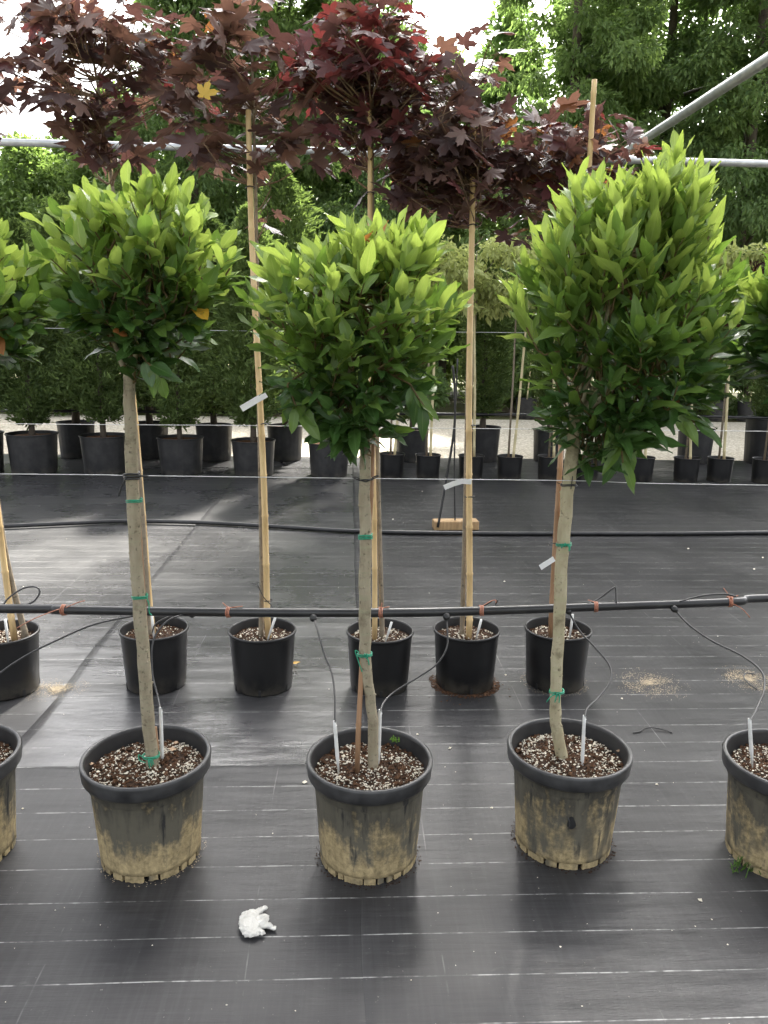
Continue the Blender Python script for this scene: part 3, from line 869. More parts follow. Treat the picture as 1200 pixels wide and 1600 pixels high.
FY = {k: v[1].y for k, v in FP.items()}
laurel('laurel_tree', 'laurel standard with a broad flat-topped crown of rounded leaves on a straight trunk',
       [(238, 1190), (229, 1085), (219, 960), (210, 830), (206, 720), (203, 640), (202, 578)], [0.0195, 0.0195, 0.0185, 0.018, 0.0155], FY['A'],
       [(300, 140, 315), (318, 92, 338), (340, 66, 362), (390, 62, 380), (430, 68, 380), (480, 85, 360), (525, 120, 325), (560, 165, 275)],
       140, kit_round, M['bark_laurel'], 3, 0.62, 0.62, [(225, 560, 0.05, -0.05, 5)], tops=[(128, 272, -.25), (95, 305, -.5), (190, 285, 0.1), (255, 268, -.05), (292, 278, .12), (335, 345, .35), (60, 365, -.7), (375, 395, .7)])
laurel('laurel_tree', 'laurel standard with a round dense crown whose trunk kinks above the soil',
       [(583, 1197), (582, 1120), (574, 1060), (570, 1000), (571, 880), (570, 760), (571, 690), (572, 640)], [0.0165, 0.0165, 0.0185, 0.0165, 0.0155], FY['B'],
       [(362, 550, 645), (386, 490, 685), (410, 405, 712), (450, 380, 735), (520, 378, 715), (580, 412, 690), (630, 448, 660), (680, 480, 620)],
       165, kit_mid, M['bark_laurel'], 8, 0.55, 0.55, [(450, 600, 0.03, -0.08, 6), (640, 600, 0.04, -0.06, 5)], tops=[(592, 316, 0.05), (560, 345, -.15), (625, 335, .2), (520, 368, -.2), (690, 375, .45), (455, 390, -.3), (400, 388, -.35), (740, 455, 1.2)])
laurel('laurel_tree', 'tall shaggy laurel standard with long upright shoots topping its crown',
       [(880, 1190), (870, 1140), (868, 1090), (872, 1000), (880, 850), (888, 760), (896, 690), (900, 640)], [0.020, 0.018, 0.0195, 0.0195, 0.019], FY['C'],
       [(290, 1020, 1085), (312, 890, 1095), (340, 870, 1108), (370, 858, 1115), (420, 805, 1160), (480, 795, 1165), (540, 815, 1140), (600, 842, 1095), (655, 858, 1045), (692, 862, 955)],
       205, kit_long, M['bark_laurel_pale'], 15, 0.62, 1.25, [(965, 645, 0.02, -0.14, 8), (1020, 620, 0.12, -0.07, 6)], nleaf=(7, 10), tops=[(902, 243, -.05), (878, 300, -.2), (940, 280, -.1), (962, 262, 0), (995, 290, .05), (1022, 240, -.1), (1068, 198, .1), (1045, 255, .15), (1108, 288, .2), (1125, 320, .3), (850, 345, -.35), (1165, 410, .7), (790, 430, -.5)])
laurel('laurel_tree', 'laurel standard with a low loose crown rooted in the pot across the mat seam',
       [(-75, 1195), (-85, 1000), (-95, 800), (-100, 590)], [0.019, 0.0185, 0.018, 0.016], FY['L'],
       [(350, -150, 10), (385, -185, 55), (430, -200, 92), (480, -205, 95), (530, -180, 75), (570, -150, 30)],
       120, kit_round, M['bark_laurel'], 21, 0.6, 0.6)
laurel('laurel_tree', 'laurel standard with a darker yellow-flecked crown above the pot with weeds at its foot',
       [(1240, 1185), (1255, 1000), (1265, 800), (1270, 650)], [0.019, 0.0185, 0.018, 0.016], FY['R'],
       [(400, 1210, 1330), (440, 1165, 1380), (500, 1148, 1400), (560, 1150, 1390), (610, 1180, 1350)],
       120, kit_long, M['bark_laurel'], 27, 0.5, 0.55, oldshift=0.18)

# ------------------------------------------------------------------ canes, ties
def cane(name, label, p0, p1, r, mat, group=None, pitch=0.21, bury=0.05, cat='cane', seed=1):
    """bamboo cane with swollen nodes; p0 bottom, p1 top"""
    p0, p1 = Vector(p0), Vector(p1); d = (p1 - p0); L = d.length; d.normalize()
    rs = random.Random(seed)
    pts, rad = [Vector((0, 0, 0)) - d * bury], [r]
    s = rs.uniform(0.05, 0.15); side = d.orthogonal()
    while s < L - 0.03:
        j = side * math.sin(s * 3 + seed) * r * 0.35
        pts += [d * (s - 0.008) + j, d * s + j, d * (s + 0.008) + j]
        k = 1 - 0.22 * s / L
        rad += [r * k, r * k * 1.17, r * k * 0.98]
        s += pitch * rs.uniform(0.85, 1.2)
    pts.append(d * L); rad.append(r * 0.76)
    mb = MB(); mb.tube(pts, rad, 10)
    o = mb.build(name, mat, None, loc=p0)
    tag(o, label, cat, group)
    return o

def tie(name, label, c, r, mat, axis=Vector((0, 0, 1)), turns=2, thick=0.0022, tail=None, cat='tie', group=None, off=0.0, bow=False, seed=0):
    """a few turns of twine round something, with loose ends"""
    rs = random.Random(seed)
    mb = MB(); pts = []
    n = 14 * turns
    u = axis.orthogonal().normalized(); w = axis.cross(u)
    for i in range(n + 1):
        a = 2 * math.pi * i / 14
        rr = r + thick * 0.6 + 0.001 * math.sin(i * 1.7)
        pts.append(Vector((off, 0, 0)) + (u * math.cos(a) + w * math.sin(a)) * rr + axis * ((i / n - 0.5) * thick * 2.4 * turns + 0.002 * math.sin(i * 0.9)))
    mb.tube(pts, thick, 5)
    if bow:
        for k in range(4):
            a = rs.uniform(0, 6.28); q = Vector((rs.uniform(-1, 1) * 0.012, -r - 0.004, rs.uniform(-1, 1) * 0.012))
            mb.tube(smooth_path([Vector((0, -r - 0.002, 0)), q + Vector((0, -0.008, 0.004)), q * 1.3 + Vector((0, 0, -0.010))], 4), thick * 0.9, 5)
    if tail:
        for tl in tail:
            mb.tube(smooth_path([Vector(q) for q in tl], 4), thick * 0.85, 5)
    o = mb.build(name, mat, None, loc=c)
    tag(o, label, cat, group)
    return o

def tr_at(px, py, key): return P(px, py, FY[key])
g_ = 'green raffia ties on the laurel trunks'
tie('twine_tie', 'green raffia tie high on the straight trunk below the black strap', tr_at(208, 782, 'A'), 0.021, M['twine_green'], group=g_, seed=1, off=0.003)
tie('twine_tie', 'green raffia tie on the straight trunk just above the suspended pipe', tr_at(217, 932, 'A'), 0.021, M['twine_green'], group=g_, seed=2, off=0.003, tail=[[(0.02, 0, 0), (0.03, -0.006, -0.02), (0.028, 0, -0.05), (0.036, 0, -0.06)]])
tie('twine_tie', 'green raffia looped round the foot of the straight trunk at the soil', tr_at(236, 1180, 'A'), 0.024, M['twine_green'], group=g_, seed=3, bow=True, tail=[[(-0.024, -0.01, 0), (-0.035, -0.015, 0.01), (-0.03, -0.02, -0.006), (-0.01, -0.03, -0.008)]])
tie('twine_tie', 'bright green tape tie on the upper half of the kinked trunk', tr_at(571, 838, 'B'), 0.0185, M['twine_green'], group=g_, turns=3, seed=4)
tie('twine_tie', 'green raffia bow on the kinked trunk above its bend', tr_at(570, 1022, 'B'), 0.020, M['twine_green'], group=g_, seed=5, bow=True, tail=[[(-0.018, -0.01, 0.01), (-0.03, -0.01, 0.015), (-0.02, -0.016, -0.015), (-0.008, -0.02, -0.05)]])
tie('twine_tie', 'knotted green raffia on the shaggy tree trunk above the suspended pipe', tr_at(881, 850, 'C'), 0.021, M['twine_green'], group=g_, seed=6, bow=True)
tie('twine_tie', 'knotted green raffia low on the trunk of the shaggy tree', tr_at(870, 1080, 'C'), 0.021, M['twine_green'], group=g_, seed=7, bow=True, tail=[[(-0.01, -0.02, 0), (-0.025, -0.02, -0.01), (-0.035, -0.015, -0.03)]])
kb = 'black ties fixing trunks to the trellis wire'
tie('strap_tie', 'black strap tie with a hanging tail on the straight laurel trunk', tr_at(206, 744, 'A'), 0.020, M['tube_black'], group=kb, turns=3, thick=0.003, seed=8, tail=[[(-0.01, -0.02, 0), (-0.022, -0.022, -0.02), (-0.035, -0.02, -0.055)], [(0.01, -0.018, 0.002), (0.03, -0.016, 0.004), (0.05, -0.01, 0.002)]])
tie('strap_tie', 'black wire tie looping out both sides of the kinked trunk', tr_at(571, 749, 'B'), 0.019, M['tube_black'], group=kb, turns=1, thick=0.0022, seed=9, tail=[[(0, -0.02, -0.004), (-0.03, -0.012, 0.004), (-0.038, -0.006, 0.008), (-0.03, 0.0, 0.006), (-0.015, 0.012, 0.0)], [(0, -0.02, -0.004), (0.03, -0.012, 0.008), (0.038, -0.006, 0.012), (0.03, 0.0, 0.01), (0.015, 0.012, 0.0)]])
tie('strap_tie', 'black wire tie crossed round the pale trunk of the shaggy tree', tr_at(889, 757, 'C'), 0.023, M['tube_black'], group=kb, turns=2, thick=0.0016, seed=10, tail=[[(0, -0.023, -0.01), (0.002, -0.026, 0.03)], [(0.02, -0.01, 0), (0.035, -0.006, 0.006)], [(-0.02, -0.01, 0), (-0.038, -0.004, 0.006)]])
cane('cane_stake', 'thin reddish cane leaning behind the kinked laurel trunk', P(559, 1184, FY['B'] - 0.02), P(584, 660, FY['B'] + 0.045), 0.0085, M['cane_brown'], seed=5)
cane('cane_stake', 'short cut stub of cane beside the foot of the straight laurel trunk', P(247, 1180, FY['A'] + 0.03), P(243, 1136, FY['A'] + 0.03), 0.006, M['cane_brown'], seed=6)
cane('cane_stake', 'weathered brown cane lashed along the straight laurel trunk', P(236, 1165, FY['A'] + 0.05), P(213, 745, FY['A'] + 0.035), 0.0075, M['cane_brown'], seed=7)

# ------------------------------------------------------------------ maples of the second row
ml = random.Random(31)
MK = LeafKit([maple_arrays(0.088, ml) for _ in range(9)], [M['map_dark'], M['map_brown'], M['map_red'], M['map_orange'], M['leaf_yellow']])

def maple(label, stem_px, Y, blobs, seed, wts, rstem=0.011, leafs=1.0, pale=False):
    """young maple: slim stem, branches, palmate leaves on stalks. blobs: (px, py, rx, ry, n leaves, depth)"""
    rs = random.Random(seed)
    tp = [P(x, y, Y) for x, y in stem_px]; base = tp[0].copy()
    root = empty('maple_tree', base)
    tag(root, label, 'maple tree', 'young dark-leaved maples in the second row')
    path = smooth_path(tp, 5); n = len(path)
    mb = MB(); mb.tube([-Vector((0, 0, 0.05))] + [p - base for p in path], [rstem * 1.5] + [rstem * (1.15 - 0.75 * i / (n - 1)) for i in range(n)], 10, True, 0.1, seed)
    mb.build('trunk', M['bark_maple'], root)
    tw = MB(); leaves = []
    spine = path[n // 2:]
    for (px, py, rx, ry, cnt, dep) in blobs:
        cnt = int(cnt * 1.35) + 1; rx *= 1.08
        c = P(px, py, Y); ex = P(px + rx, py, Y); ez = P(px, py - ry, Y)
        hx = abs(ex.x - c.x); hz = abs(ez.z - c.z)
        made = 0
        while made < cnt:
            u = Vector((rs.gauss(0, 1), rs.gauss(0, 1), rs.gauss(0, 1))).normalized() * rs.random() ** 0.4
            tip = c + Vector((u.x * hx, u.y * dep, u.z * hz))
            near = min(spine, key=lambda p: (p - tip).length + max(0, p.z - tip.z + 0.1) * 0.8)
            d = (tip - near)
            if d.length < 0.05: d = Vector((rs.uniform(-1, 1), rs.uniform(-1, 1), 1))
            dn = d.normalized()
            k = rs.randint(2, 4)
            sag = Vector((0, 0, -0.02)) + Vector((rs.uniform(-.03, .03), rs.uniform(-.03, .03), 0))
            tpth = smooth_path([near, near.lerp(tip, 0.5) + sag, tip], 4)
            tw.tube([p - base for p in tpth], [0.0048 * (1 - 0.66 * i / (len(tpth) - 1)) for i in range(len(tpth))], 5)
            for q in range(k):
                a = rs.uniform(0, 6.28)
                pd = (dn * 0.5 + Vector((math.cos(a), math.sin(a), rs.uniform(-0.2, 0.7)))).normalized()
                att = tip - dn * 0.03 * q
                pl = rs.uniform(0.05, 0.10); e = att + pd * pl
                tw.tube([att - base, att.lerp(e, 0.5) + Vector((0, 0, 0.006)) - base, e - base], 0.0014, 4)
                ld = (pd + Vector((0, 0, rs.uniform(-0.9, 0.15))) + Vector((rs.uniform(-.3, .3), rs.uniform(-.3, .3), 0))).normalized()
                nn = Vector((rs.uniform(-.6, .6), rs.uniform(-1.0, .35), rs.uniform(0.25, 1.0)))
                hh = (tip.z - (c.z - hz)) / (2 * hz)
                r_ = rs.random()
                acc = 0; m = 0
                for mi, wv in enumerate(wts):
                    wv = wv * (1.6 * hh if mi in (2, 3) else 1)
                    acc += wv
                    if r_ < acc: m = mi; break
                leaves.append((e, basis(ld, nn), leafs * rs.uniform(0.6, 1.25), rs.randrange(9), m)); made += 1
                if made >= cnt: break
    crown = tw.build('crown', M['twig_red'], root)
    place_leaves(MK, leaves, crown, 300, base)
    return root, leaves

y2 = [c.y for c in SP]
maple('purple maple with spreading crown and bare forked twigs rising behind the flat-topped laurel',
      [(233, 985), (222, 800), (205, 600), (180, 330), (160, 180), (140, 60)], y2[1],
      [(145, 120, 105, 110, 112, 0.30), (135, 30, 110, 60, 50, 0.25), (165, 230, 50, 60, 40, 0.18), (230, 90, 60, 70, 34, 0.2), (25, 60, 45, 60, 9, 0.15), (50, 130, 30, 22, 5, 0.1)], 41, (0.46, 0.48, 0.05, 0.01, 0))
maple('sparse bronze maple with large upright leaves behind the canes',
      [(408, 985), (409, 880), (404, 600), (400, 330), (396, 170), (392, 40)], y2[2],
      [(375, 60, 60, 70, 26, 0.20), (330, 130, 75, 60, 27, 0.22), (420, 150, 60, 60, 20, 0.2), (340, 235, 70, 35, 16, 0.2), (440, 240, 35, 50, 12, 0.15), (425, 310, 20, 30, 3, 0.1), (300, 200, 40, 30, 10, .15)], 42, (0.34, 0.58, 0.04, 0.04, 0), leafs=1.22)
maple('bright wine-red maple with a dense rounded crown',
      [(597, 985), (592, 800), (585, 500), (582, 300), (582, 150), (590, 40)], y2[3],
      [(565, 130, 100, 95, 170, 0.30), (600, 30, 55, 55, 34, 0.2), (510, 130, 55, 55, 34, 0.2), (660, 130, 50, 45, 22, 0.2), (560, 230, 75, 30, 24, 0.2)], 43, (0.22, 0.10, 0.66, 0.02, 0))
maple('near-black maple with drooping crown reaching down to the kinked laurel',
      [(722, 985), (727, 800), (733, 500), (738, 330), (738, 250), (732, 150)], y2[4],
      [(690, 215, 95, 70, 120, 0.30), (700, 280, 95, 60, 110, 0.28), (745, 340, 30, 45, 10, 0.2), (650, 290, 60, 45, 36, 0.25), (760, 110, 25, 40, 8, 0.12), (690, 130, 50, 40, 18, .2)], 44, (0.68, 0.24, 0.05, 0.03, 0))
maple('bronze maple tipped with orange young leaves beside the tall shaggy laurel',
      [(862, 985), (864, 900), (880, 680), (898, 480), (908, 330), (912, 240)], y2[5],
      [(885, 262, 105, 52, 100, 0.30), (870, 222, 80, 30, 28, 0.2), (955, 212, 48, 30, 16, 0.18), (800, 270, 45, 40, 14, .2), (830, 290, 55, 45, 30, 0.22), (815, 355, 28, 40, 6, 0.12), (930, 310, 55, 40, 26, 0.22)], 45, (0.44, 0.24, 0.12, 0.20, 0))
maple('slim maple whose pale swollen stem foot sits in the pot by the sandy patch',
      [(38, 985), (8, 860), (-30, 600), (-60, 350), (-75, 180)], y2[0],
      [(-80, 120, 85, 110, 80, 0.30)], 46, (0.5, 0.4, 0.08, 0.02, 0), rstem=0.013)
# one yellowed maple leaf caught in the sparse crown
o = link('leaf', MK.mesh(2, 4)); p = P(319, 148, y2[2] - 0.3)
o.matrix_world = Matrix.Translation(p) @ basis(Vector((0.3, 0, 1)), Vector((-0.3, -1, 0.3))).to_4x4() @ Matrix.Scale(0.75, 4)
o.name = 'yellow_leaf'; tag(o, 'single yellow maple leaf caught among the sparse bronze crown', 'leaf')

gb = 'bamboo canes staking the maples'
cane('bamboo_cane', 'bamboo cane staking the purple maple with bare forked twigs', P(240, 985, y2[1] + 0.02), P(171, 232, y2[1] + 0.02), 0.0125, M['bamboo'], gb, seed=11)
cane('bamboo_cane', 'bamboo cane carrying a white tag, staking the sparse bronze maple', P(419, 985, y2[2] - 0.03), P(388, 172, y2[2] - 0.03), 0.0150, M['bamboo'], gb, seed=12)
cane('bamboo_cane', 'bamboo cane staking the wine-red maple', P(585, 985, y2[3] - 0.03), P(577, 172, y2[3] - 0.03), 0.0130, M['bamboo'], gb, seed=13)
cane('bamboo_cane', 'thick golden bamboo cane with a white strip, staking the near-black maple', P(732, 988, y2[4] - 0.04), P(738, 156, y2[4] - 0.04), 0.0155, M['bamboo'], gb, seed=14)
cane('bamboo_cane', 'bamboo cane staking the orange-tipped maple', P(870, 985, y2[5] + 0.03), P(929, 124, y2[5] - 0.30), 0.0130, M['bamboo'], gb, seed=15)
cane('bamboo_cane', 'leaning bamboo cane in the pot by the sandy patch', P(22, 990, y2[0] - 0.02), P(-30, 560, y2[0] - 0.02), 0.0150, M['bamboo'], gb, seed=16)
cane('cane_stake', 'thick brown cut stake in the pot behind the torn pot', P(862, 985, y2[5] - 0.03), P(877, 676, y2[5] - 0.03), 0.0150, M['cane_brown'], seed=17)
kt = 'black ties fixing maple stems to bamboo canes'
for (px, py, Y_, lab, r) in ((391, 293, y2[2], 'black tie high on the tagged bamboo cane', 0.017), (414, 662, y2[2], 'black tie on the tagged bamboo cane at the trellis wire', 0.017),
                          (578, 302, y2[3], 'black tie on the cane of the wine-red maple', 0.016), (738, 352, y2[4], 'black tie high on the thick golden cane', 0.017), (736, 665, y2[4], 'black tie on the golden cane at the trellis wire', 0.018),
                          (734, 776, y2[4], 'black tie on the golden cane below the white strip', 0.018), (419, 938, y2[2], 'black tie with crossed loose ends near the foot of the tagged cane', 0.018), (865, 848, y2[5], 'black tie on the brown cut stake', 0.018)):
    tl = [[(0, -0.02, 0), (0.02, -0.03, -0.02), (0.03, -0.03, -0.06)], [(0, -0.02, 0), (-0.02, -0.03, 0.03), (-0.045, -0.03, 0.09)]] if py == 938 else None
    tie('cable_tie', lab, P(px, py, Y_ - 0.035), r, M['tube_black'], turns=1, thick=0.0026, group=kt, seed=py, tail=tl)

# plant tags
def plant_tag(label, pts, w):
    mb = MB(); n = len(pts)
    for i, p in enumerate(pts):
        p = Vector(p); t = (Vector(pts[min(i + 1, n - 1)]) - Vector(pts[max(i - 1, 0)])).normalized()
        s = t.cross(Vector((0, -1, 0))).normalized() * w / 2
        for q in (-1, 1):
            for yy in (0, 0.0012): mb.v.append(tuple(p + s * q + Vector((0, yy, 0))))
    for i in range(n - 1):
        a, b = i * 4, i * 4 + 4
        mb.f += [(a, a + 2, b + 2, b), (a + 1, b + 1, b + 3, a + 3), (a, b, b + 1, a + 1), (a + 2, a + 3, b + 3, b + 2)]
    mb.f += [(0, 1, 3, 2), (n * 4 - 4, n * 4 - 2, n * 4 - 1, n * 4 - 3)]
    o = mb.build('plant_tag', M['label_white'], None, smooth=False); tag(o, label, 'plant tag'); return o
plant_tag('white plastic tag sticking out from the bamboo cane of the sparse maple', [P(416, 616, y2[2] - 0.05), P(397, 627, y2[2] - 0.06), P(377, 639, y2[2] - 0.07)], 0.028)
plant_tag('white paper strip sagging from the thick golden cane', [P(737, 753, y2[4] - 0.06), P(722, 752, y2[4] - 0.06), P(708, 756, y2[4] - 0.06), P(694, 762, y2[4] - 0.06)], 0.024)
plant_tag('white tag hanging from the brown cut stake', [P(866, 873, y2[5] - 0.055), P(855, 880, y2[5] - 0.06), P(844, 887, y2[5] - 0.065)], 0.026)
# pale tag pegs in the two nearest maple pots
for (a, b, Y_, lab) in (((431, 962), (421, 992), y2[2] - 0.09, 'white tag peg in the soil at the foot of the tagged bamboo cane'), ((752, 968), (746, 990), y2[4] - 0.07, 'white peg in the pot with spilled soil at its base'),
                        ((895, 960), (891, 990), y2[5] - 0.05, 'white peg in the pot behind the torn pot'), ((237, 960), (240, 992), y2[1] - 0.06, 'white peg in the pot behind the smeared pot'),
                        ((612, 972), (604, 998), y2[3] - 0.06, 'white peg in the pot behind the kinked laurel'), ((8, 968), (12, 998), y2[0] - 0.1, 'white peg in the pot by the sandy patch')):
    mb = MB(); p0 = P(*a, Y_); p1 = P(*b, Y_)
    mb.tube([p0 - p1, (p0 - p1) * 0.4, (p0 - p1) * -0.4], [0.006, 0.006, 0.003], 7)
    o = mb.build('white_peg', M['peg_white'], None, loc=p1); tag(o, lab, 'peg')

# ------------------------------------------------------------------ irrigation and wires
def long_tube(name, label, pts, r, mat, cat, seg=12, n=10):
    mb = MB(); mb.tube(smooth_path(pts, n), r, seg)
    o = mb.build(name, mat); tag(o, label, cat); return o
HP = 0.70
p1 = [G(x, y, HP) for x, y in ((-60, 951), (100, 953), (300, 956), (490, 957.5), (640, 957), (780, 953.5), (900, 949), (1050, 944), (1150, 940), (1280, 934))]
YP = sum(p.y for p in p1) / len(p1)
pipe = long_tube('irrigation_pipe', 'black irrigation pipe hung in the air between the two front rows of pots', [Vector((-4.2, p1[0].y, HP))] + p1 + [Vector((4.2, p1[-1].y - 0.05, HP))], 0.0165, M['pipe_black'], 'pipe')
def on_pipe(px):
    d = min(range(len(p1) - 1), key=lambda i: 0)
    best = None
    for i in range(len(p1) - 1):
        for k in range(11):
            q = p1[i].lerp(p1[i + 1], k / 10)
            v = CM.inverted() @ q; sx = 600 + 1215 * v.x / -v.z
            if best is None or abs(sx - px) < best[0]: best = (abs(sx - px), q)
    return best[1]
long_tube('irrigation_pipe', 'black irrigation pipe lying on the mat in front of the timber block',
          [G(-160, 826, MZ + 0.02)] + [G(x, y, MZ + 0.021) for x, y in ((0, 822), (110, 817.5), (200, 814), (330, 817), (470, 825), (560, 830), (700, 833), (900, 833.5), (1050, 833.5), (1200, 832), (1360, 830))], 0.019, M['pipe_black'], 'pipe')
py3 = G(860, 722, 0).y - 0.15
long_tube('irrigation_pipe', 'black irrigation pipe hung behind the far row of pots', [P(x, y, py3) for x, y in ((-250, 640), (200, 643), (560, 646), (760, 647.5), (960, 648), (1200, 653), (1450, 658))], 0.020, M['pipe_black'], 'pipe', 8)

def drip(label, start, mids, peg0, peg1, Yp, group='drip lines feeding the pots'):
    root = empty('drip_line', start)
    tag(root, label, 'drip line', group)
    a = P(*peg0, Yp); b = P(*peg1, Yp)
    pts = [start]
    n = len(mids)
    for i, (x, y) in enumerate(mids):
        f = (i + 1) / (n + 1); pts.append(P(x, y, start.y + (Yp - start.y) * f))
    pts.append(a)
    mb = MB(); mb.tube([p - start for p in smooth_path(pts, 8)], 0.0032, 7); mb.build('tube', M['tube_black'], root)
    mb = MB()
    mb.tube([Vector((0, 0.004, 0)), Vector((0, -0.016, -0.001)), Vector((0, -0.017, -0.001)), Vector((0, -0.024, -0.002))], [0.0125, 0.0125, 0.009, 0.0085], 12); mb.build('emitter', M['tube_black'], root)
    mb = MB(); d = (a - b)
    mb.tube([a - start + Vector((0.004, 0, -0.008)), a - start + Vector((0, 0, 0.006)), a - start - d * 0.12 , b - start, b - start - d * 0.6], [0.0038, 0.0056, 0.0056, 0.0062, 0.002], 8); mb.build('peg', M['peg_white'], root)
    return root
off = Vector((0, -0.013, -0.010))
drip('drip line curving to the left peg of the pot with two drip pegs', on_pipe(491) + off, [(496, 985), (506, 1020), (519, 1055), (523, 1090)], (523, 1130), (527, 1180), FY['B'] - 0.03)
drip('drip line swinging past the spilled-soil pot to the right of two drip pegs', on_pipe(692) + off, [(699, 985), (698, 1012), (682, 1038), (650, 1060), (615, 1082), (600, 1097)], (594, 1112), (592, 1172), FY['B'] + 0.02)
drip('drip line bending in a wide arc into the pot with the torn hole', on_pipe(884) + off + Vector((0, 0.02, 0)), [(905, 985), (930, 1012), (952, 1040), (953, 1065), (935, 1090), (918, 1106)], (913, 1121), (910, 1186), FY['C'] - 0.04)
drip('drip line bowing out to the peg in the pot with weeds at its foot', on_pipe(1055) + off, [(1075, 975), (1110, 1000), (1160, 1025), (1190, 1050), (1194, 1078), (1182, 1108)], (1171, 1126), (1174, 1172), FY['R'] - 0.02)
drip('drip line hidden behind the straight trunk to the peg in the smeared pot', on_pipe(298) + off + Vector((0, 0.03, 0)), [(265, 968), (240, 1000), (238, 1050), (246, 1085)], (251, 1109), (253, 1176), FY['A'] + 0.04)
drip('drip line sloping down across the mat seam to the far pot', on_pipe(214) + off, [(150, 975), (90, 1000), (40, 1025), (0, 1052), (-40, 1090)], (-58, 1126), (-56, 1175), FY['L'])

def loop(label, pts, mat, r=0.0032):
    ps = [P(x, y, YP + dy) for x, y, dy in pts]
    mb = MB(); mb.tube([p - ps[0] for p in smooth_path(ps, 8)], r, 7)
    o = mb.build('drip_tube', mat, None, loc=ps[0]); tag(o, label, 'tube', 'loose tube ends at the suspended pipe'); return o
loop('thin black tube looping up from the suspended pipe by the leaning cane', [(2, 953, 0), (12, 936, .03), (35, 920, .06), (55, 917, .06), (62, 925, .05), (52, 940, .03), (30, 949, 0.01)], M['tube_black'])
loop('thin black tube arching from the suspended pipe into the pot behind the smeared pot', [(298, 954, 0.02), (280, 959, 0.1), (260, 965, .25), (243, 975, .45), (238, 988, .62)], M['tube_black'])
loop('thin black tube end kinked above the suspended pipe beside the shaggy tree', [(915, 945, 0), (935, 936, .03), (958, 919, .05), (962, 921, .05), (963, 942, .01)], M['tube_black'])
loop('thin black tube lying along the suspended pipe by the last twine tie', [(1062, 940, 0.0), (1095, 931, 0.02), (1130, 928, .02), (1150, 932, 0.0)], M['tube_black'])
loop('thin black tube tip poking up by the twine tie near the golden cane', [(745, 953, 0.0), (757, 946, 0.01), (770, 938, .0), (777, 938, -.01), (774, 945, 0)], M['tube_black'], 0.0028)
for k, (px, lab, tl) in enumerate(((110, 'faded twine tie where the drip line leaves the suspended pipe', [[(0.01, -.01, 0.012), (0.05, -.01, 0.03), (0.075, 0, 0.034)], [(-0.01, -.02, 0.01), (-0.09, -.03, -0.02), (-0.16, -.02, -0.06)]]),
        (350, 'orange twine tie with stiff ends on the suspended pipe near the straight laurel', [[(0, 0, .016), (-0.02, 0, .035)], [(0, 0, .016), (0.05, 0, .022)]]),
        (598, 'orange twine tie on the suspended pipe just past the kinked trunk', [[(0, 0, .016), (0.03, 0, .022)], [(0, -.01, .016), (0.003, -.01, .04)]]),
        (757, 'orange twine tie curling up on the suspended pipe near the golden cane', [[(0, 0, .016), (0.03, 0, .035), (0.05, 0, .04), (0.05, 0, .03)]]),
        (926, 'orange twine tie on the suspended pipe just past the shaggy tree', [[(0, 0, .016), (-0.03, 0, .026)]]),
        (1137, 'orange twine tie with long crossing ends on the suspended pipe', [[(0, -.01, .016), (-0.03, 0, .055)], [(0, -.018, .0), (0.04, -.02, -0.02), (0.075, -.02, -0.055)], [(0, 0, .016), (0.03, 0, .025)]]))):
    tie('twine_tie', lab, on_pipe(px), 0.0168, M['twine_orange'], Vector((1, 0, 0)), 3, 0.0022, tl, 'tie', 'orange twine ties on the suspended pipe', seed=k)

def wire(label, pts, r=0.0013):
    return long_tube('trellis_wire', label, pts, r, M['wire'], 'wire', 6)
wy = FY['B'] + 0.035
def wpt(x, y, Y): return P(x, y, Y)
wire('white trellis wire tied to the laurel trunks of the front row', [Vector((-4.2, wy, wpt(0, 740, wy).z))] + [wpt(x, y, wy) for x, y in ((0, 740.5), (200, 743), (570, 747.5), (890, 751), (1200, 758))] + [Vector((4.2, wy, wpt(1200, 760, wy).z))])
wy2 = y2[3] + 0.03
wire('white trellis wire tied to the bamboo canes of the second row', [Vector((-5, wy2, wpt(0, 662, wy2).z))] + [wpt(x, y, wy2) for x, y in ((0, 662), (410, 665), (735, 669.5), (1200, 674))] + [Vector((5, wy2, wpt(1200, 676, wy2).z))])
wy3 = G(735, 750, 0).y
wire('grey trellis wire strung high through the far staked saplings', [Vector((-9, wy3, wpt(0, 512, wy3).z)), wpt(300, 516, wy3), wpt(735, 519, wy3), wpt(1200, 525, wy3), Vector((9, wy3, wpt(1200, 530, wy3).z))], 0.003)

# ------------------------------------------------------------------ galvanised overhead frame
YC = 8.0
cl, cr = P(0, 222, YC), P(1200, 256, YC)
zc = (cl.z + cr.z) / 2
fr = empty('shade_house_frame', (P(978, 240, YC).x, YC, MZ))
tag(fr, 'galvanised steel pipe frame overhead with one rafter running forward over the rows', 'pipe frame')
ox, oy = fr.location.x, YC
def fpart(name, pts, r):
    mb = MB(); mb.tube([Vector(p) - Vector((ox, oy, MZ)) for p in pts], r, 14); return mb.build(name, M['galv'], fr)
sl = (cr.z - cl.z) / (cr.x - cl.x)
zz = lambda x: cl.z + sl * (x - cl.x)
fpart('cross_pipe', [(-9.0, YC, zz(-9)), (0, YC, zz(0)), (9.0, YC, zz(9))], 0.034)
j0 = P(978, 236, YC - 0.02); e0 = P(1200, 92, 5.0)
dirr = (e0 - j0).normalized()
fpart('rafter_pipe', [j0 + dirr * 0.0, e0, j0 + dirr * 9.5], 0.036)
fpart('pipe_clamp', [(ox - 0.07, YC, zz(ox - 0.07)), (ox + 0.07, YC, zz(ox + 0.07))], 0.042)
fpart('post', [(-8.9, YC, 0), (-8.9, YC, zz(-8.9))], 0.034)
fpart('post', [(8.9, YC, 0), (8.9, YC, zz(8.9))], 0.034)
re = j0 + dirr * 9.4
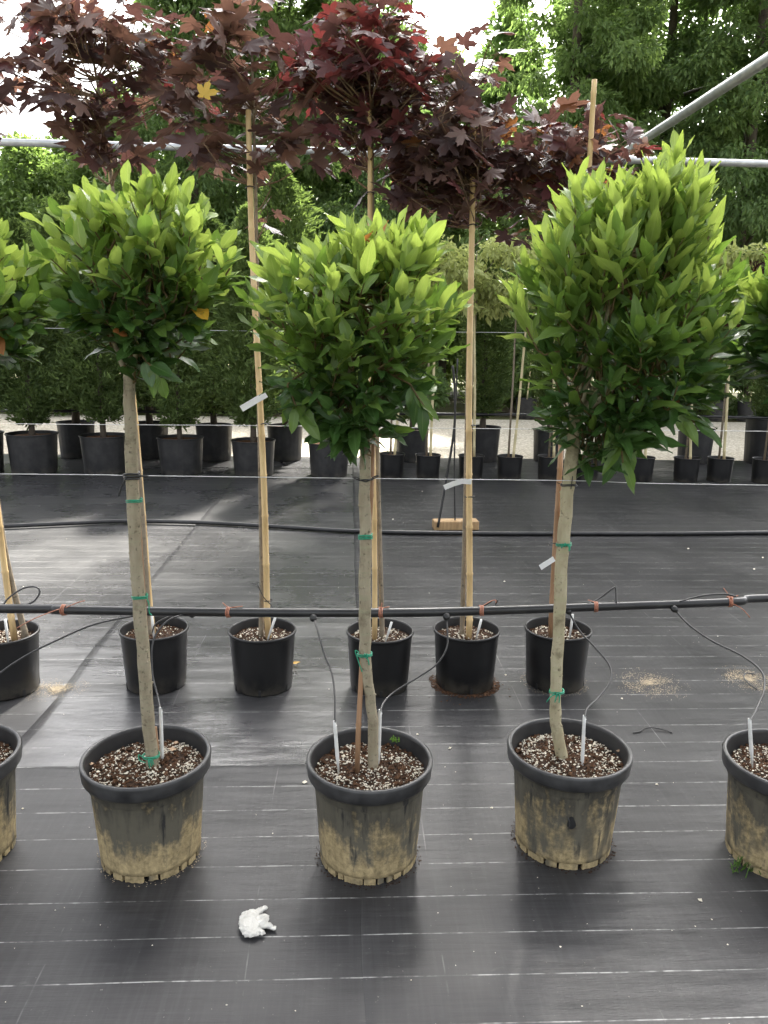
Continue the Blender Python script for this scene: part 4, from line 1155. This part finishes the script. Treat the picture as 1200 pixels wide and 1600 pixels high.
fpart('post', [(re.x, re.y, 0), (re.x, re.y, re.z)], 0.034)

# ------------------------------------------------------------------ foliage by the thousand (background)
def leaf_cloud(n, sample, size, aspect, rs, droop=0.4, spread=1.0, fold=0.25):
    """n small folded leaves as two triangles each. sample(n) -> centres, outward dirs, tint"""
    C, D, T = sample(n)
    d = D * spread + rs.normal(0, 0.55, (n, 3)); d[:, 2] -= droop
    d /= np.linalg.norm(d, axis=1)[:, None] + 1e-9
    nn = rs.normal(0, 0.6, (n, 3)); nn[:, 2] += 0.9
    nn -= d * np.sum(nn * d, axis=1)[:, None]; nn /= np.linalg.norm(nn, axis=1)[:, None] + 1e-9
    s = np.cross(d, nn)
    L = (size * (1 + 0.75 * np.clip((C[:, 2] - 9.0) / 3.0, 0, 1)) * rs.uniform(0.6, 1.3, n))[:, None]; W = L * aspect
    base = C; tip = C + d * L - nn * L * 0.08
    m = C + d * L * 0.45
    a = m + s * W * 0.5 + nn * W * fold; b = m - s * W * 0.5 + nn * W * fold
    V = np.stack([base, a, tip, b], 1).reshape(-1, 3)
    i = np.arange(n) * 4
    F = np.concatenate([np.stack([i, i + 1, i + 2], 1), np.stack([i, i + 2, i + 3], 1)])
    return V, F, np.repeat(T, 4)

def clump_sampler(centres, radii, outward_from, rs, shell=0.5):
    centres = np.array(centres); radii = np.array(radii); w = radii ** 2 * np.where(centres[:, 2] < 10, 2.4, 1.0); w = w / np.sum(w)
    def f(n):
        k = rs.choice(len(centres), n, p=w)
        u = rs.normal(0, 1, (n, 3)); u /= np.linalg.norm(u, axis=1)[:, None]
        rr = rs.random(n) ** shell
        off = u * (rr * radii[k])[:, None]; off[:, 2] *= 0.72
        C = centres[k] + off
        D = u * 0.7 + (C - outward_from) * np.array([1, 1, 0.5]) * 0.25
        D /= np.linalg.norm(D, axis=1)[:, None] + 1e-9
        tc = rs.random(len(centres))
        T = np.clip(tc[k] * 0.55 + rs.random(n) * 0.45, 0, 0.99)
        return C, D, T
    return f

def broad_tree(label, x, y, height, z0, rx, seed, mat, nclump=110, nleaf=14000, size=0.15, group='tall broadleaf trees beyond the gravel', droop=0.55, name='broadleaf_tree', cat='tree', trunk_r=0.14, nlimb=16, cr=(0.35, 0.75), shape=0.55):
    rs = np.random.RandomState(seed)
    root = empty(name, (x, y, 0)); tag(root, label, cat, group)
    cs, rd = [], []
    while len(cs) < nclump:
        h = rs.random() ** 0.85
        env = (math.sin(math.pi * min(1, 0.12 + 0.88 * h) ** shape) ** 0.7) if h < 1 else 0
        env = max(0.12, env)
        a = rs.uniform(0, 6.283); q = rs.random() ** 0.42
        p = (math.cos(a) * rx * env * q * rs.uniform(.8, 1.12), math.sin(a) * rx * env * q, z0 + h * (height - z0))
        cs.append(p); rd.append(rs.uniform(*cr) * (1.0 - 0.35 * h) * min(1.0, rx / 2.0))
    mb = MB()
    tp = [Vector((0, 0, -0.1)), Vector((0.05, 0, height * 0.3)), Vector((-0.04, 0.05, height * 0.62)), Vector((0.02, 0, height * 0.93))]
    sp = smooth_path(tp, 4); m = len(sp)
    mb.tube(sp, [trunk_r * (1.15 - 1.05 * i / (m - 1)) for i in range(m)], 9, True, 0.15, seed)
    for k in range(nlimb):
        c = Vector(cs[k * len(cs) // nlimb]); z = max(z0 * 0.6, c.z - abs(rs.normal(0.9, 0.4)) * rx * 0.5)
        s = Vector((0, 0, min(z, height * 0.85)))
        pth = smooth_path([s, s.lerp(c, 0.5) + Vector((0, 0, 0.15)), c], 3)
        mb.tube(pth, [trunk_r * 0.42 * (1 - 0.8 * i / (len(pth) - 1)) for i in range(len(pth))], 6)
    mb.build('trunk', M['bark_dark'], root)
    V, F, T = leaf_cloud(nleaf, clump_sampler(cs, rd, np.array([0, 0, z0 + 0.4 * (height - z0)]), rs), size, 0.42, rs, droop)
    c = link('crown', np_mesh('crown', V, F, mat, T), root); c['kind'] = 'stuff'
    return root

def sky_top(px, py, Y): return P(px, py, Y).z
for (px, top, Y, rx, mat, seed, lab, nl) in (
        (-95, 215, 19.0, 2.6, 'bg_light', 101, 'low light green tree at the open end of the tree line', 11000),
        (60, 225, 20.5, 2.3, 'bg_light', 102, 'short feathery light green tree under the open patch of sky', 10000),
        (190, 150, 21.5, 1.8, 'bg_light', 108, 'slender pale green tree beside the tall dark trees', 8000),
        (310, 11.5, 19.5, 2.2, 'bg_green2', 103, 'tall dark green tree rising behind the sparse bronze maple', 17000),
        (445, 14.0, 21.0, 2.4, 'bg_green', 104, 'tall bushy tree standing between the sparse and the wine-red maple', 18000),
        (562, 20.0, 19.8, 1.6, 'bg_green2', 109, 'tall narrow tree directly behind the wine-red maple', 13000),
        (690, 95, 22.0, 1.7, 'bg_light', 105, 'shorter light green tree in the gap of the tall tree line', 9000),
        (872, 22.5, 19.2, 2.1, 'bg_green', 106, 'tall tree with drooping bright clumps behind the near-black maple', 18000),
        (1010, 23.0, 20.2, 2.6, 'bg_green', 107, 'tall drooping tree behind the end of the steel rafter', 19000),
        (1140, 21.5, 18.8, 2.3, 'bg_green2', 110, 'tall dark tree seen through below the steel rafter', 15000),
        (1290, 22.0, 20.0, 2.7, 'bg_green', 111, 'tall bushy tree at the end of the row past the steel rafter', 15000)):
    b = P(px, 500, Y); ht = top if 10 < top < 25 else max(3.5, sky_top(px, top, Y))  # tallest trees have unseen tops stretched above view to shade the near rows
    broad_tree(lab, b.x, Y, ht, 1.3, rx, seed, M[mat], nclump=int(110 + 16 * ht), nleaf=int(nl * 2.3 * (1.7 if ht > 16 else 1.3 if ht > 12 else 1)), size=0.155, cr=(0.28, 0.66))

for i, (px, top, Y, rx) in enumerate(((280, 60, 25.5, 2.6), (400, -150, 25.0, 2.9), (530, -120, 25.8, 2.8), (620, 60, 26.0, 2.0), (780, 10, 25.2, 2.3), (905, -150, 25.5, 3.0), (1060, -180, 25.0, 3.0), (1215, -150, 25.6, 3.0), (-20, 235, 25.0, 2.8), (140, 205, 25.4, 2.6), (700, 190, 26.5, 2.4))):
    b = P(px, 500, Y)
    broad_tree('hazy green tree of the second rank filling gaps behind the tall trees', b.x, Y, max(4.0, sky_top(px, top, Y)), 0.8, rx, 150 + i, M['bg_light' if i in (8, 9, 10, 0) else 'bg_green' if i % 2 else 'bg_green2'], 190, 20000, 0.23, 'second rank of trees beyond the gravel', cr=(0.35, 0.75))

# shrubs along the far side of the gravel
for i, (px, top, Y, rx) in enumerate(((-60, 470, 17.6, 1.3), (90, 455, 17.3, 1.2), (235, 450, 17.7, 1.25), (385, 460, 17.3, 1.25), (520, 465, 17.8, 1.1), (650, 520, 17.4, 0.75), (800, 500, 17.9, 0.9), (905, 470, 17.4, 1.0), (1035, 480, 18.0, 1.1), (1165, 500, 17.6, 1.1), (1290, 470, 17.6, 1.2))):
    b = P(px, 600, Y)
    broad_tree('dark green shrub in the undergrowth along the far edge of the gravel', b.x, Y, max(1.2, sky_top(px, top, Y)), 0.25, rx, 200 + i, M['bg_green2' if i % 3 else 'bg_green'], 60, 8000, 0.15, 'shrubs along the far edge of the gravel', 0.3, 'shrub', 'shrub', 0.05, 8, (0.35, 0.6))

# ------------------------------------------------------------------ far row: conifers in ribbed pots
def conifer(H, r, z0, seed, n=9000, taper=0.6):
    rs = np.random.RandomState(seed)
    def f(n):
        h = rs.random(n) ** 0.9
        a = rs.uniform(0, 6.283, n)
        env = r * np.minimum(1, (0.35 + h * 3.0)) * (1 - h ** 1.7 * taper) * (1 - 0.9 * np.clip((h - 0.86) / 0.14, 0, 1))
        # boughs: radius lumps by height and angle
        lump = 0.74 + 0.34 * np.sin(a * 4 + h * 23) * np.sin(h * 37 + a * 2) + 0.20 * np.sin(a * 7 - h * 53)
        q = rs.random(n) ** 0.30
        rr = env * lump * q * np.where(rs.random(n) < 0.14, rs.uniform(1.05, 1.45, n), 1.0)
        C = np.stack([np.cos(a) * rr, np.sin(a) * rr, z0 + h * (H - z0)], 1)
        D = np.stack([np.cos(a), np.sin(a), np.full(n, 0.75)], 1)
        T = np.clip(0.1 + 0.5 * q * lump + 0.45 * rs.random(n) - 0.1, 0, 0.99)
        return C, D, T
    V, F, T = leaf_cloud(n, f, 0.085, 0.34, rs, 0.0, 0.9)
    return np_mesh('crown', V, F, M['conifer'], T)
CON = [conifer(3.5, 0.64, 0.66, 301, 14000), conifer(3.2, 0.62, 0.62, 302, 14000), conifer(2.9, 0.40, 0.62, 303, 8500, 0.5)]
def con_trunk(H):
    mb = MB(); mb.tube([Vector((0, 0, 0.25)), Vector((0.01, 0, 0.6)), Vector((0, 0.01, H * 0.6)), Vector((0, 0, H * 0.95))], [0.05, 0.042, 0.025, 0.008], 8, True, 0.15, 3); return mb.mesh('trunk', M['bark_dark'])
CTR = [con_trunk(3.5), con_trunk(3.2), con_trunk(2.9)]
TW, TR, TI, TS, trb = small_pot_meshes(0.60, 0.47, M['pot_ribbed'], 0.012, 56, 26)
TSO = soil_disc(0.275, 0.43, rng, M['soil_red'])
UW, UR, UI, US, urb = small_pot_meshes(0.47, 0.44, M['pot_ribbed'], 0.010, 48, 24)
USO = soil_disc(0.212, 0.40, rng, M['soil'])
VW, VR, VI, VS, vrb = small_pot_meshes(0.315, 0.29, M['pot_clean'], 0.006, 36)
VSO = soil_disc(0.144, 0.25, rng, M['soil_red'])

def far_pot(name, meshes, soil, rb, px, py, label, group, w=1.0):
    g = G(px, py, MZ); c = Vector((g.x, g.y, 0)); c += c.normalized() * rb
    root = empty(name, (c.x, c.y, MZ), px * 0.013)
    tag(root, label, 'pot', group); root.scale = (w, w, w)
    for nm, me in zip(('wall', 'rim', 'inner_wall'), meshes): link(nm, me, root)
    link('soil', soil, root)
    return c
gp1 = 'large ribbed pots of the conifers'; gp2 = 'small black pots of the far staked saplings'
def conifer_at(c, k, label, s=1.0, rz=0.0):
    root = empty('conifer_tree', (c.x, c.y, MZ + 0.16), rz); root.scale = (s * rc.uniform(0.88, 1.15), s * rc.uniform(0.88, 1.15), s)
    tag(root, label, 'conifer', 'potted conifers of the far row')
    a = link('trunk', CTR[k], root); a.location.z = -0.16
    b = link('crown', CON[k], root); b.location.z = -0.16; b['kind'] = 'stuff'
rc = random.Random(9)
for i, (px, py, w) in enumerate(((-30, 741, 1), (55, 742, 1.0), (166, 742, 0.96), (284, 744, 0.94), (397, 746, 0.9), (514, 747, 0.86))):
    c = far_pot('plant_pot', (TW, TR, TI), TSO, trb * w, px, py, 'wide ribbed black pot holding a conifer at the front of the far row', gp1, w)
    conifer_at(c, i % 2, 'dense dark green conifer in a wide ribbed pot at the front of the far row', rc.uniform(0.78, 0.90), i * 1.3)
for i, (px, py) in enumerate(((122, 716), (237, 717), (336, 721), (446, 721))):
    c = far_pot('plant_pot', (UW, UR, UI), USO, urb, px, py, 'ribbed black pot of a conifer set behind the front conifers', gp1, 1.08)
    conifer_at(c, (i + 1) % 2, 'dark conifer standing behind and between the front conifers', rc.uniform(0.98, 1.1), i * 2.1 + 0.5)
for i, (px, py, w) in enumerate(((642, 723, 1.0), (752, 723, 1.08), (856, 723, 1.0), (962, 725, 1.0), (1083, 725, 1.08), (1196, 727, 1.45))):
    c = far_pot('plant_pot', (UW, UR, UI), USO, urb * w, px, py, 'ribbed black pot of a slim conifer behind the staked saplings', gp1, w)
    conifer_at(c, 2, 'slim dark conifer in a ribbed pot behind the staked saplings', rc.uniform(0.82, 1.0), i * 1.7)

# far saplings on pale canes
def sapling_crown(seed, mat, n=1500, r=0.42, size=0.085):
    rs = np.random.RandomState(seed); cs, rd = [], []
    for k in range(26):
        a = rs.uniform(0, 6.28); q = rs.random() ** 0.5; h = rs.uniform(-1, 1)
        cs.append((math.cos(a) * r * q * math.sqrt(1 - 0.7 * h * h), math.sin(a) * r * q, 2.35 + h * 0.38)); rd.append(rs.uniform(0.10, 0.18))
    V, F, T = leaf_cloud(n, clump_sampler(cs, rd, np.array([0, 0, 2.2]), rs), size, 0.5, rs, 0.7)
    me = np_mesh('crown', V, F, mat, T)
    mb = MB(); mb.tube([Vector((0, 0, 0.2)), Vector((0.01, 0, 1.2)), Vector((0, 0.01, 2.1)), Vector((0.02, 0, 2.6))], [0.014, 0.012, 0.009, 0.004], 7)
    for k in range(10):
        s = Vector((0, 0, 1.9 + 0.05 * k)); mb.tube([s, s.lerp(Vector(cs[k]), 0.5) + Vector((0, 0, -0.02)), Vector(cs[k])], [0.006, 0.004, 0.002], 5)
    return me, mb.mesh('trunk', M['bark_maple'])
SAPP = [sapling_crown(401, M['pale_leaf']), sapling_crown(402, M['pale_leaf']), sapling_crown(403, M['purple_leaf'], 1700, 0.45, 0.10)]
for i, (px, py, k, tx, ty) in enumerate(((612, 748, 0, 634, 560), (668, 750, 1, 679, 500), (735, 751, 0, 741, 470), (795, 752, 1, 823, 500), (858, 752, 0, 862, 560), (915, 752, 0, 922, 560), (1000, 753, 2, 1012, 560), (1070, 754, 1, 1079, 520), (1122, 754, 0, 1141, 480), (1192, 756, 2, 1208, 500))):
    c = far_pot('plant_pot', (VW, VR, VI), VSO, vrb, px, py, 'small black pot of a cane-staked sapling at the front of the far row', gp2)
    root = empty('sapling_tree', (c.x - 0.02, c.y, MZ + 0.2), i * 1.9)
    tag(root, 'young sapling with small dark purple crown in a small far pot' if k == 2 else 'young sapling with pale variegated crown in a small far pot', 'sapling', 'staked saplings with purple crowns' if k == 2 else 'staked saplings with pale crowns')
    a = link('trunk', SAPP[k][1], root); a.location.z = -0.2
    b = link('crown', SAPP[k][0], root); b.location.z = -0.2; b['kind'] = 'stuff'
    top = P(tx, ty, c.y)
    cane('bamboo_cane', 'pale cane staking a sapling in a small far pot', Vector((c.x + 0.03, c.y - 0.03, MZ + 0.25)), Vector((top.x, c.y - 0.03, max(1.9, top.z))), 0.017, M['bamboo_pale'], 'pale canes staking the far saplings', seed=60 + i)
# pots far across the gravel
for i, px in enumerate((1000, 1060, 1115, 1165, 880, 820)):
    g = P(px, 640, 17.0)
    root = empty('plant_pot', (g.x, 16.9, 0.0)); tag(root, 'dark pot standing across the gravel in front of the shrubs', 'pot', 'pots across the gravel'); root.scale = (1.0, 1.0, 1.0)
    for nm, me in zip(('wall', 'rim', 'inner_wall'), (UW, UR, UI)): link(nm, me, root)
    link('soil', USO, root)
    cane('bamboo_cane', 'pale cane standing in a pot across the gravel', Vector((g.x, 16.85, 0.42)), Vector((g.x + 0.08, 16.85, 1.7)), 0.014, M['bamboo_pale'], 'canes across the gravel', seed=90 + i)

# ------------------------------------------------------------------ small things on the mat
# timber block with two thin black rods
tb = G(713, 829, MZ)
root = empty('timber_block', (tb.x, tb.y + 0.07, MZ)); tag(root, 'raw timber block with two slim black rods standing on the mat', 'timber block')
mb = MB(); mb.box((0, 0, 0.04), (0.40, 0.13, 0.08), 0.05)
bm = bmesh.new(); me = mb.mesh('board', M['wood'], False); bm.from_mesh(me); bmesh.ops.bevel(bm, geom=bm.edges[:], offset=0.006, segments=1, affect='EDGES'); bm.to_mesh(me); bm.free()
link('board', me, root)
def rod(pts, r):
    mb = MB(); mb.tube(smooth_path([p - root.location for p in pts], 6), r, 7); mb.build('rod', M['tube_black'], root)
ty = tb.y + 0.05
rod([P(684, 824, ty - 0.06), P(698, 745, ty), P(710, 665, ty), P(710, 600, ty), P(707, 572, ty)], 0.011)
rod([P(711, 818, ty), P(710, 740, ty + 0.03), P(711, 660, ty + 0.04), P(715, 560, ty + 0.04)], 0.007)

# crumpled white glove
gl = G(398, 1455, MZ)
mb = MB()
def ell(c, r, nz=10, ns=14, sd=0):
    vs = []; fs = []
    for i in range(nz + 1):
        th = math.pi * i / nz
        for k in range(ns):
            a = 2 * math.pi * k / ns
            v = Vector((math.sin(th) * math.cos(a), math.sin(th) * math.sin(a), math.cos(th)))
            w = 1 + 0.16 * noise.noise(v * 2.1 + Vector((sd, 0, 0)))
            vs.append((c[0] + v.x * r[0] * w, c[1] + v.y * r[1] * w, c[2] + v.z * r[2] * w))
    for i in range(nz):
        for k in range(ns): fs.append((i * ns + k, i * ns + (k + 1) % ns, (i + 1) * ns + (k + 1) % ns, (i + 1) * ns + k))
    mb.add(vs, fs)
ell((-0.010, 0.045, 0.020), (0.036, 0.056, 0.020), sd=1)       # palm
ell((-0.006, 0.010, 0.016), (0.030, 0.024, 0.016), sd=4)       # bunched cuff
def fing(pts, r): mb.tube(smooth_path(pts, 4), r, 10)
def rr(n, a, b): return [a + (b - a) * i / (n - 1) for i in range(n)]
fing([(0.000, 0.075, 0.020), (0.022, 0.094, 0.020), (0.040, 0.108, 0.016)], rr(9, 0.012, 0.0085))     # outstretched finger
fing([(0.012, 0.052, 0.024), (0.034, 0.060, 0.030), (0.036, 0.046, 0.022)], rr(9, 0.012, 0.009))      # curled fingers
fing([(0.014, 0.036, 0.022), (0.034, 0.042, 0.028), (0.032, 0.030, 0.018)], rr(9, 0.012, 0.009))
fing([(0.020, 0.030, 0.020), (0.044, 0.026, 0.016), (0.066, 0.016, 0.010)], rr(9, 0.013, 0.007))      # limp thumb
fing([(0.006, 0.018, 0.018), (0.022, 0.006, 0.016), (0.028, -0.004, 0.010)], rr(9, 0.011, 0.007))
glove = mb.build('rubber_glove', M['glove'], None, loc=(gl.x, gl.y - 0.02, MZ + 0.001), rot=(0, 0, 0.12)); glove.scale = (0.92, 0.92, 0.55)
tag(glove, 'crumpled white rubber glove lying on the bare mat in front of the pots', 'glove')
rm = glove.modifiers.new('remesh', 'REMESH'); rm.mode = 'VOXEL'; rm.voxel_size = 0.0020; rm.use_smooth_shade = True
tx = bpy.data.textures.new('crease', 'CLOUDS'); tx.noise_scale = 0.012; tx.noise_depth = 3
dm = glove.modifiers.new('crease', 'DISPLACE'); dm.texture = tx; dm.strength = 0.012; dm.mid_level = 0.5

# fallen leaf, off-cut of tube, weeds
o = link('fallen_leaf', kit_round.mesh(1, 3)); p = G(456, 1037, MZ + 0.012)
o.matrix_world = Matrix.Translation(p) @ basis(Vector((0.9, 0.3, 0.1)), Vector((0, -0.3, 1))).to_4x4() @ Matrix.Scale(0.62, 4); tag(o, 'small yellow fallen leaf on the mat beside the clean pot', 'leaf')
mb = MB(); pts = [G(x, y, MZ + dz) for x, y, dz in ((989, 1145, .004), (1000, 1143, .004), (1008, 1138, .012), (1022, 1137, .012), (1040, 1141, .006), (1050, 1145, .004))]
mb.tube([q - pts[0] for q in smooth_path(pts, 5)], 0.0028, 6); o = mb.build('tube_offcut', M['tube_black'], None, loc=pts[0]); tag(o, 'short curled offcut of thin black tube lying on the mat', 'tube')
mb = MB(); pts = [G(x, y, MZ + dz) for x, y, dz in ((1183, 1077, .004), (1170, 1068, .008), (1162, 1058, .012), (1166, 1052, .012), (1180, 1053, .004))]
mb.tube([q - pts[0] for q in smooth_path(pts, 5)], 0.0028, 6); o = mb.build('tube_offcut', M['tube_black'], None, loc=pts[0]); tag(o, 'hooked offcut of thin tube on the pale sand mark', 'tube')

def grass_tuft(label, c, n, h, r, seed):
    rs = random.Random(seed); mb = MB()
    for k in range(n):
        a = rs.uniform(0, 6.28); q = r * math.sqrt(rs.random()); x, y = math.cos(a) * q, math.sin(a) * q * 0.6
        hh = h * rs.uniform(0.5, 1.2); lx, ly = rs.uniform(-1, 1) * hh * 0.9, rs.uniform(-1, 0.4) * hh * 0.8; w = 0.0022
        mb.add([(x - w, y, 0), (x + w, y, 0), (x + lx * .5 - w * .7, y + ly * .5, hh * .7), (x + lx * .5 + w * .7, y + ly * .5, hh * .7), (x + lx, y + ly, hh * 0.85)], [(0, 1, 3, 2), (2, 3, 4)])
    o = mb.build('grass_weed', M['grass'], None, loc=c); tag(o, label, 'weed'); return o
grass_tuft('tuft of thin grass growing at the foot of the rightmost muddy pot'.replace('rightmost ', ''), G(1166, 1362, MZ), 34, 0.045, 0.055, 4)
grass_tuft('tiny green weed growing at the foot of the torn pot', G(889, 1357, MZ), 10, 0.02, 0.012, 5)
pB = FP['B'][1]
grass_tuft('tiny weed in the soil of the pot with two drip pegs', P(617, 1158, pB.y + 0.06), 16, 0.022, 0.02, 6)

# crumbs and stones
rs = random.Random(17)
mb = MB()
for k in range(330):
    x, y = rs.uniform(-2.4, 2.6), 1.3 + 6.0 * rs.random() ** 1.6
    q = rs.uniform(0.0012, 0.0034) * (1.7 if rs.random() < 0.08 else 1)
    mb.lump((x, y, MZ + q * 0.4), q, rs, 0.6)
o = mb.build('perlite_crumbs', M['perlite'], None, smooth=False); tag(o, 'white perlite crumbs sprinkled over the black mat', 'crumbs', kind='stuff')
for k, (px, py, q) in enumerate(((476, 1223, .009), (653, 1148, .007), (703, 1170, .009), (1075, 858, .010), (1192, 872, .013), (1178, 890, .012), (788, 909, .009), (1094, 1408, .008), (972, 1092, .006), (790, 1055, .006), (1026, 1226, .006), (735, 1312, .005), (614, 812, .010), (660, 768, .010))):
    mb = MB(); mb.lump((0, 0, q * 0.4), q, rs, 0.6); g = G(px, py, MZ)
    o = mb.build('perlite_lump', M['perlite'], None, smooth=False, loc=g, rot=(0, 0, k)); tag(o, 'small white lump of perlite lying on the black mat', 'perlite lump', 'white lumps on the mat')

def sand_mark(label, px, py, r, n, mat, seed, ringy=0.0, size=(0.0015, 0.004), sq=1.0):
    g = G(px, py, MZ) if not hasattr(px, 'x') else Vector((px.x, px.y, MZ)); rs = random.Random(seed); mb = MB()
    while n > 0:
        a = rs.uniform(0, 6.28); q = r * (rs.uniform(0.75, 1.05) if rs.random() < ringy else min(1.5, abs(rs.gauss(0, 0.62))))
        x, y = math.cos(a) * q, math.sin(a) * q * sq
        if noise.noise(Vector((x * 13 + seed, y * 13, 2))) < rs.uniform(-0.55, 0.55): continue
        z = rs.uniform(*size); mb.lump((x, y, z * 0.25), z, rs, 0.4); n -= 1
    o = mb.build('sand_mark', mat, None, smooth=False, loc=g); tag(o, label, 'sand', kind='stuff')
sand_mark('round pale sand mark left on the mat by a removed pot near the torn pot', 1015, 1068, 0.125, 2100, M['sand'], 1, 0.15, (0.0010, 0.0026))
sand_mark('pale sand mark under the hooked tube offcut', 1172, 1062, 0.115, 2300, M['sand'], 2, 0.2, (0.0010, 0.0028))
sand_mark('sandy patch spilling across the mat seam beside a smooth pot', 84, 1076, 0.11, 2000, M['sand'], 3, 0.0, (0.0010, 0.0026), sq=0.8)
sand_mark('thin sand ring at the base of the pot behind the torn pot', SP[5], 0, 0.160, 500, M['sand'], 4, 1.0, (0.001, 0.0025))
sand_mark('dark soil spilled round the base of a smooth pot', SP[4], 0, 0.165, 1500, M['chip'], 5, 0.9, (0.002, 0.007))
sand_mark('dark damp soil rim under the torn pot', FP['C'][1], 0, 0.166, 700, M['soil'], 6, 1.0, (0.0015, 0.004))
sand_mark('dark damp soil rim under the pot with two drip pegs', FP['B'][1], 0, 0.166, 600, M['soil'], 7, 1.0, (0.0015, 0.004))
sand_mark('sandy dribble under the smeared pot', FP['A'][1], 0, 0.166, 420, M['sand'], 8, 1.0, (0.001, 0.0028))
for key, px, py, q, m in (('A', 270, 1170, .010, 'stone_tan'), ('A', 275, 1160, .008, 'stone_tan'), ('A', 143, 1193, .008, 'stone_tan'), ('C', 966, 1173, .008, 'stone_tan'), ('R', 1160, 1150, .012, 'stone_tan')):
    mb = MB(); mb.lump((0, 0, 0), q, rs, 0.7); g = G(px, py, MZ + 0.312)
    o = mb.build('tan_stone', M[m], None, smooth=False, loc=g); tag(o, 'tan pebble on the potting soil of a large muddy pot', 'pebble', 'tan pebbles in the pots')
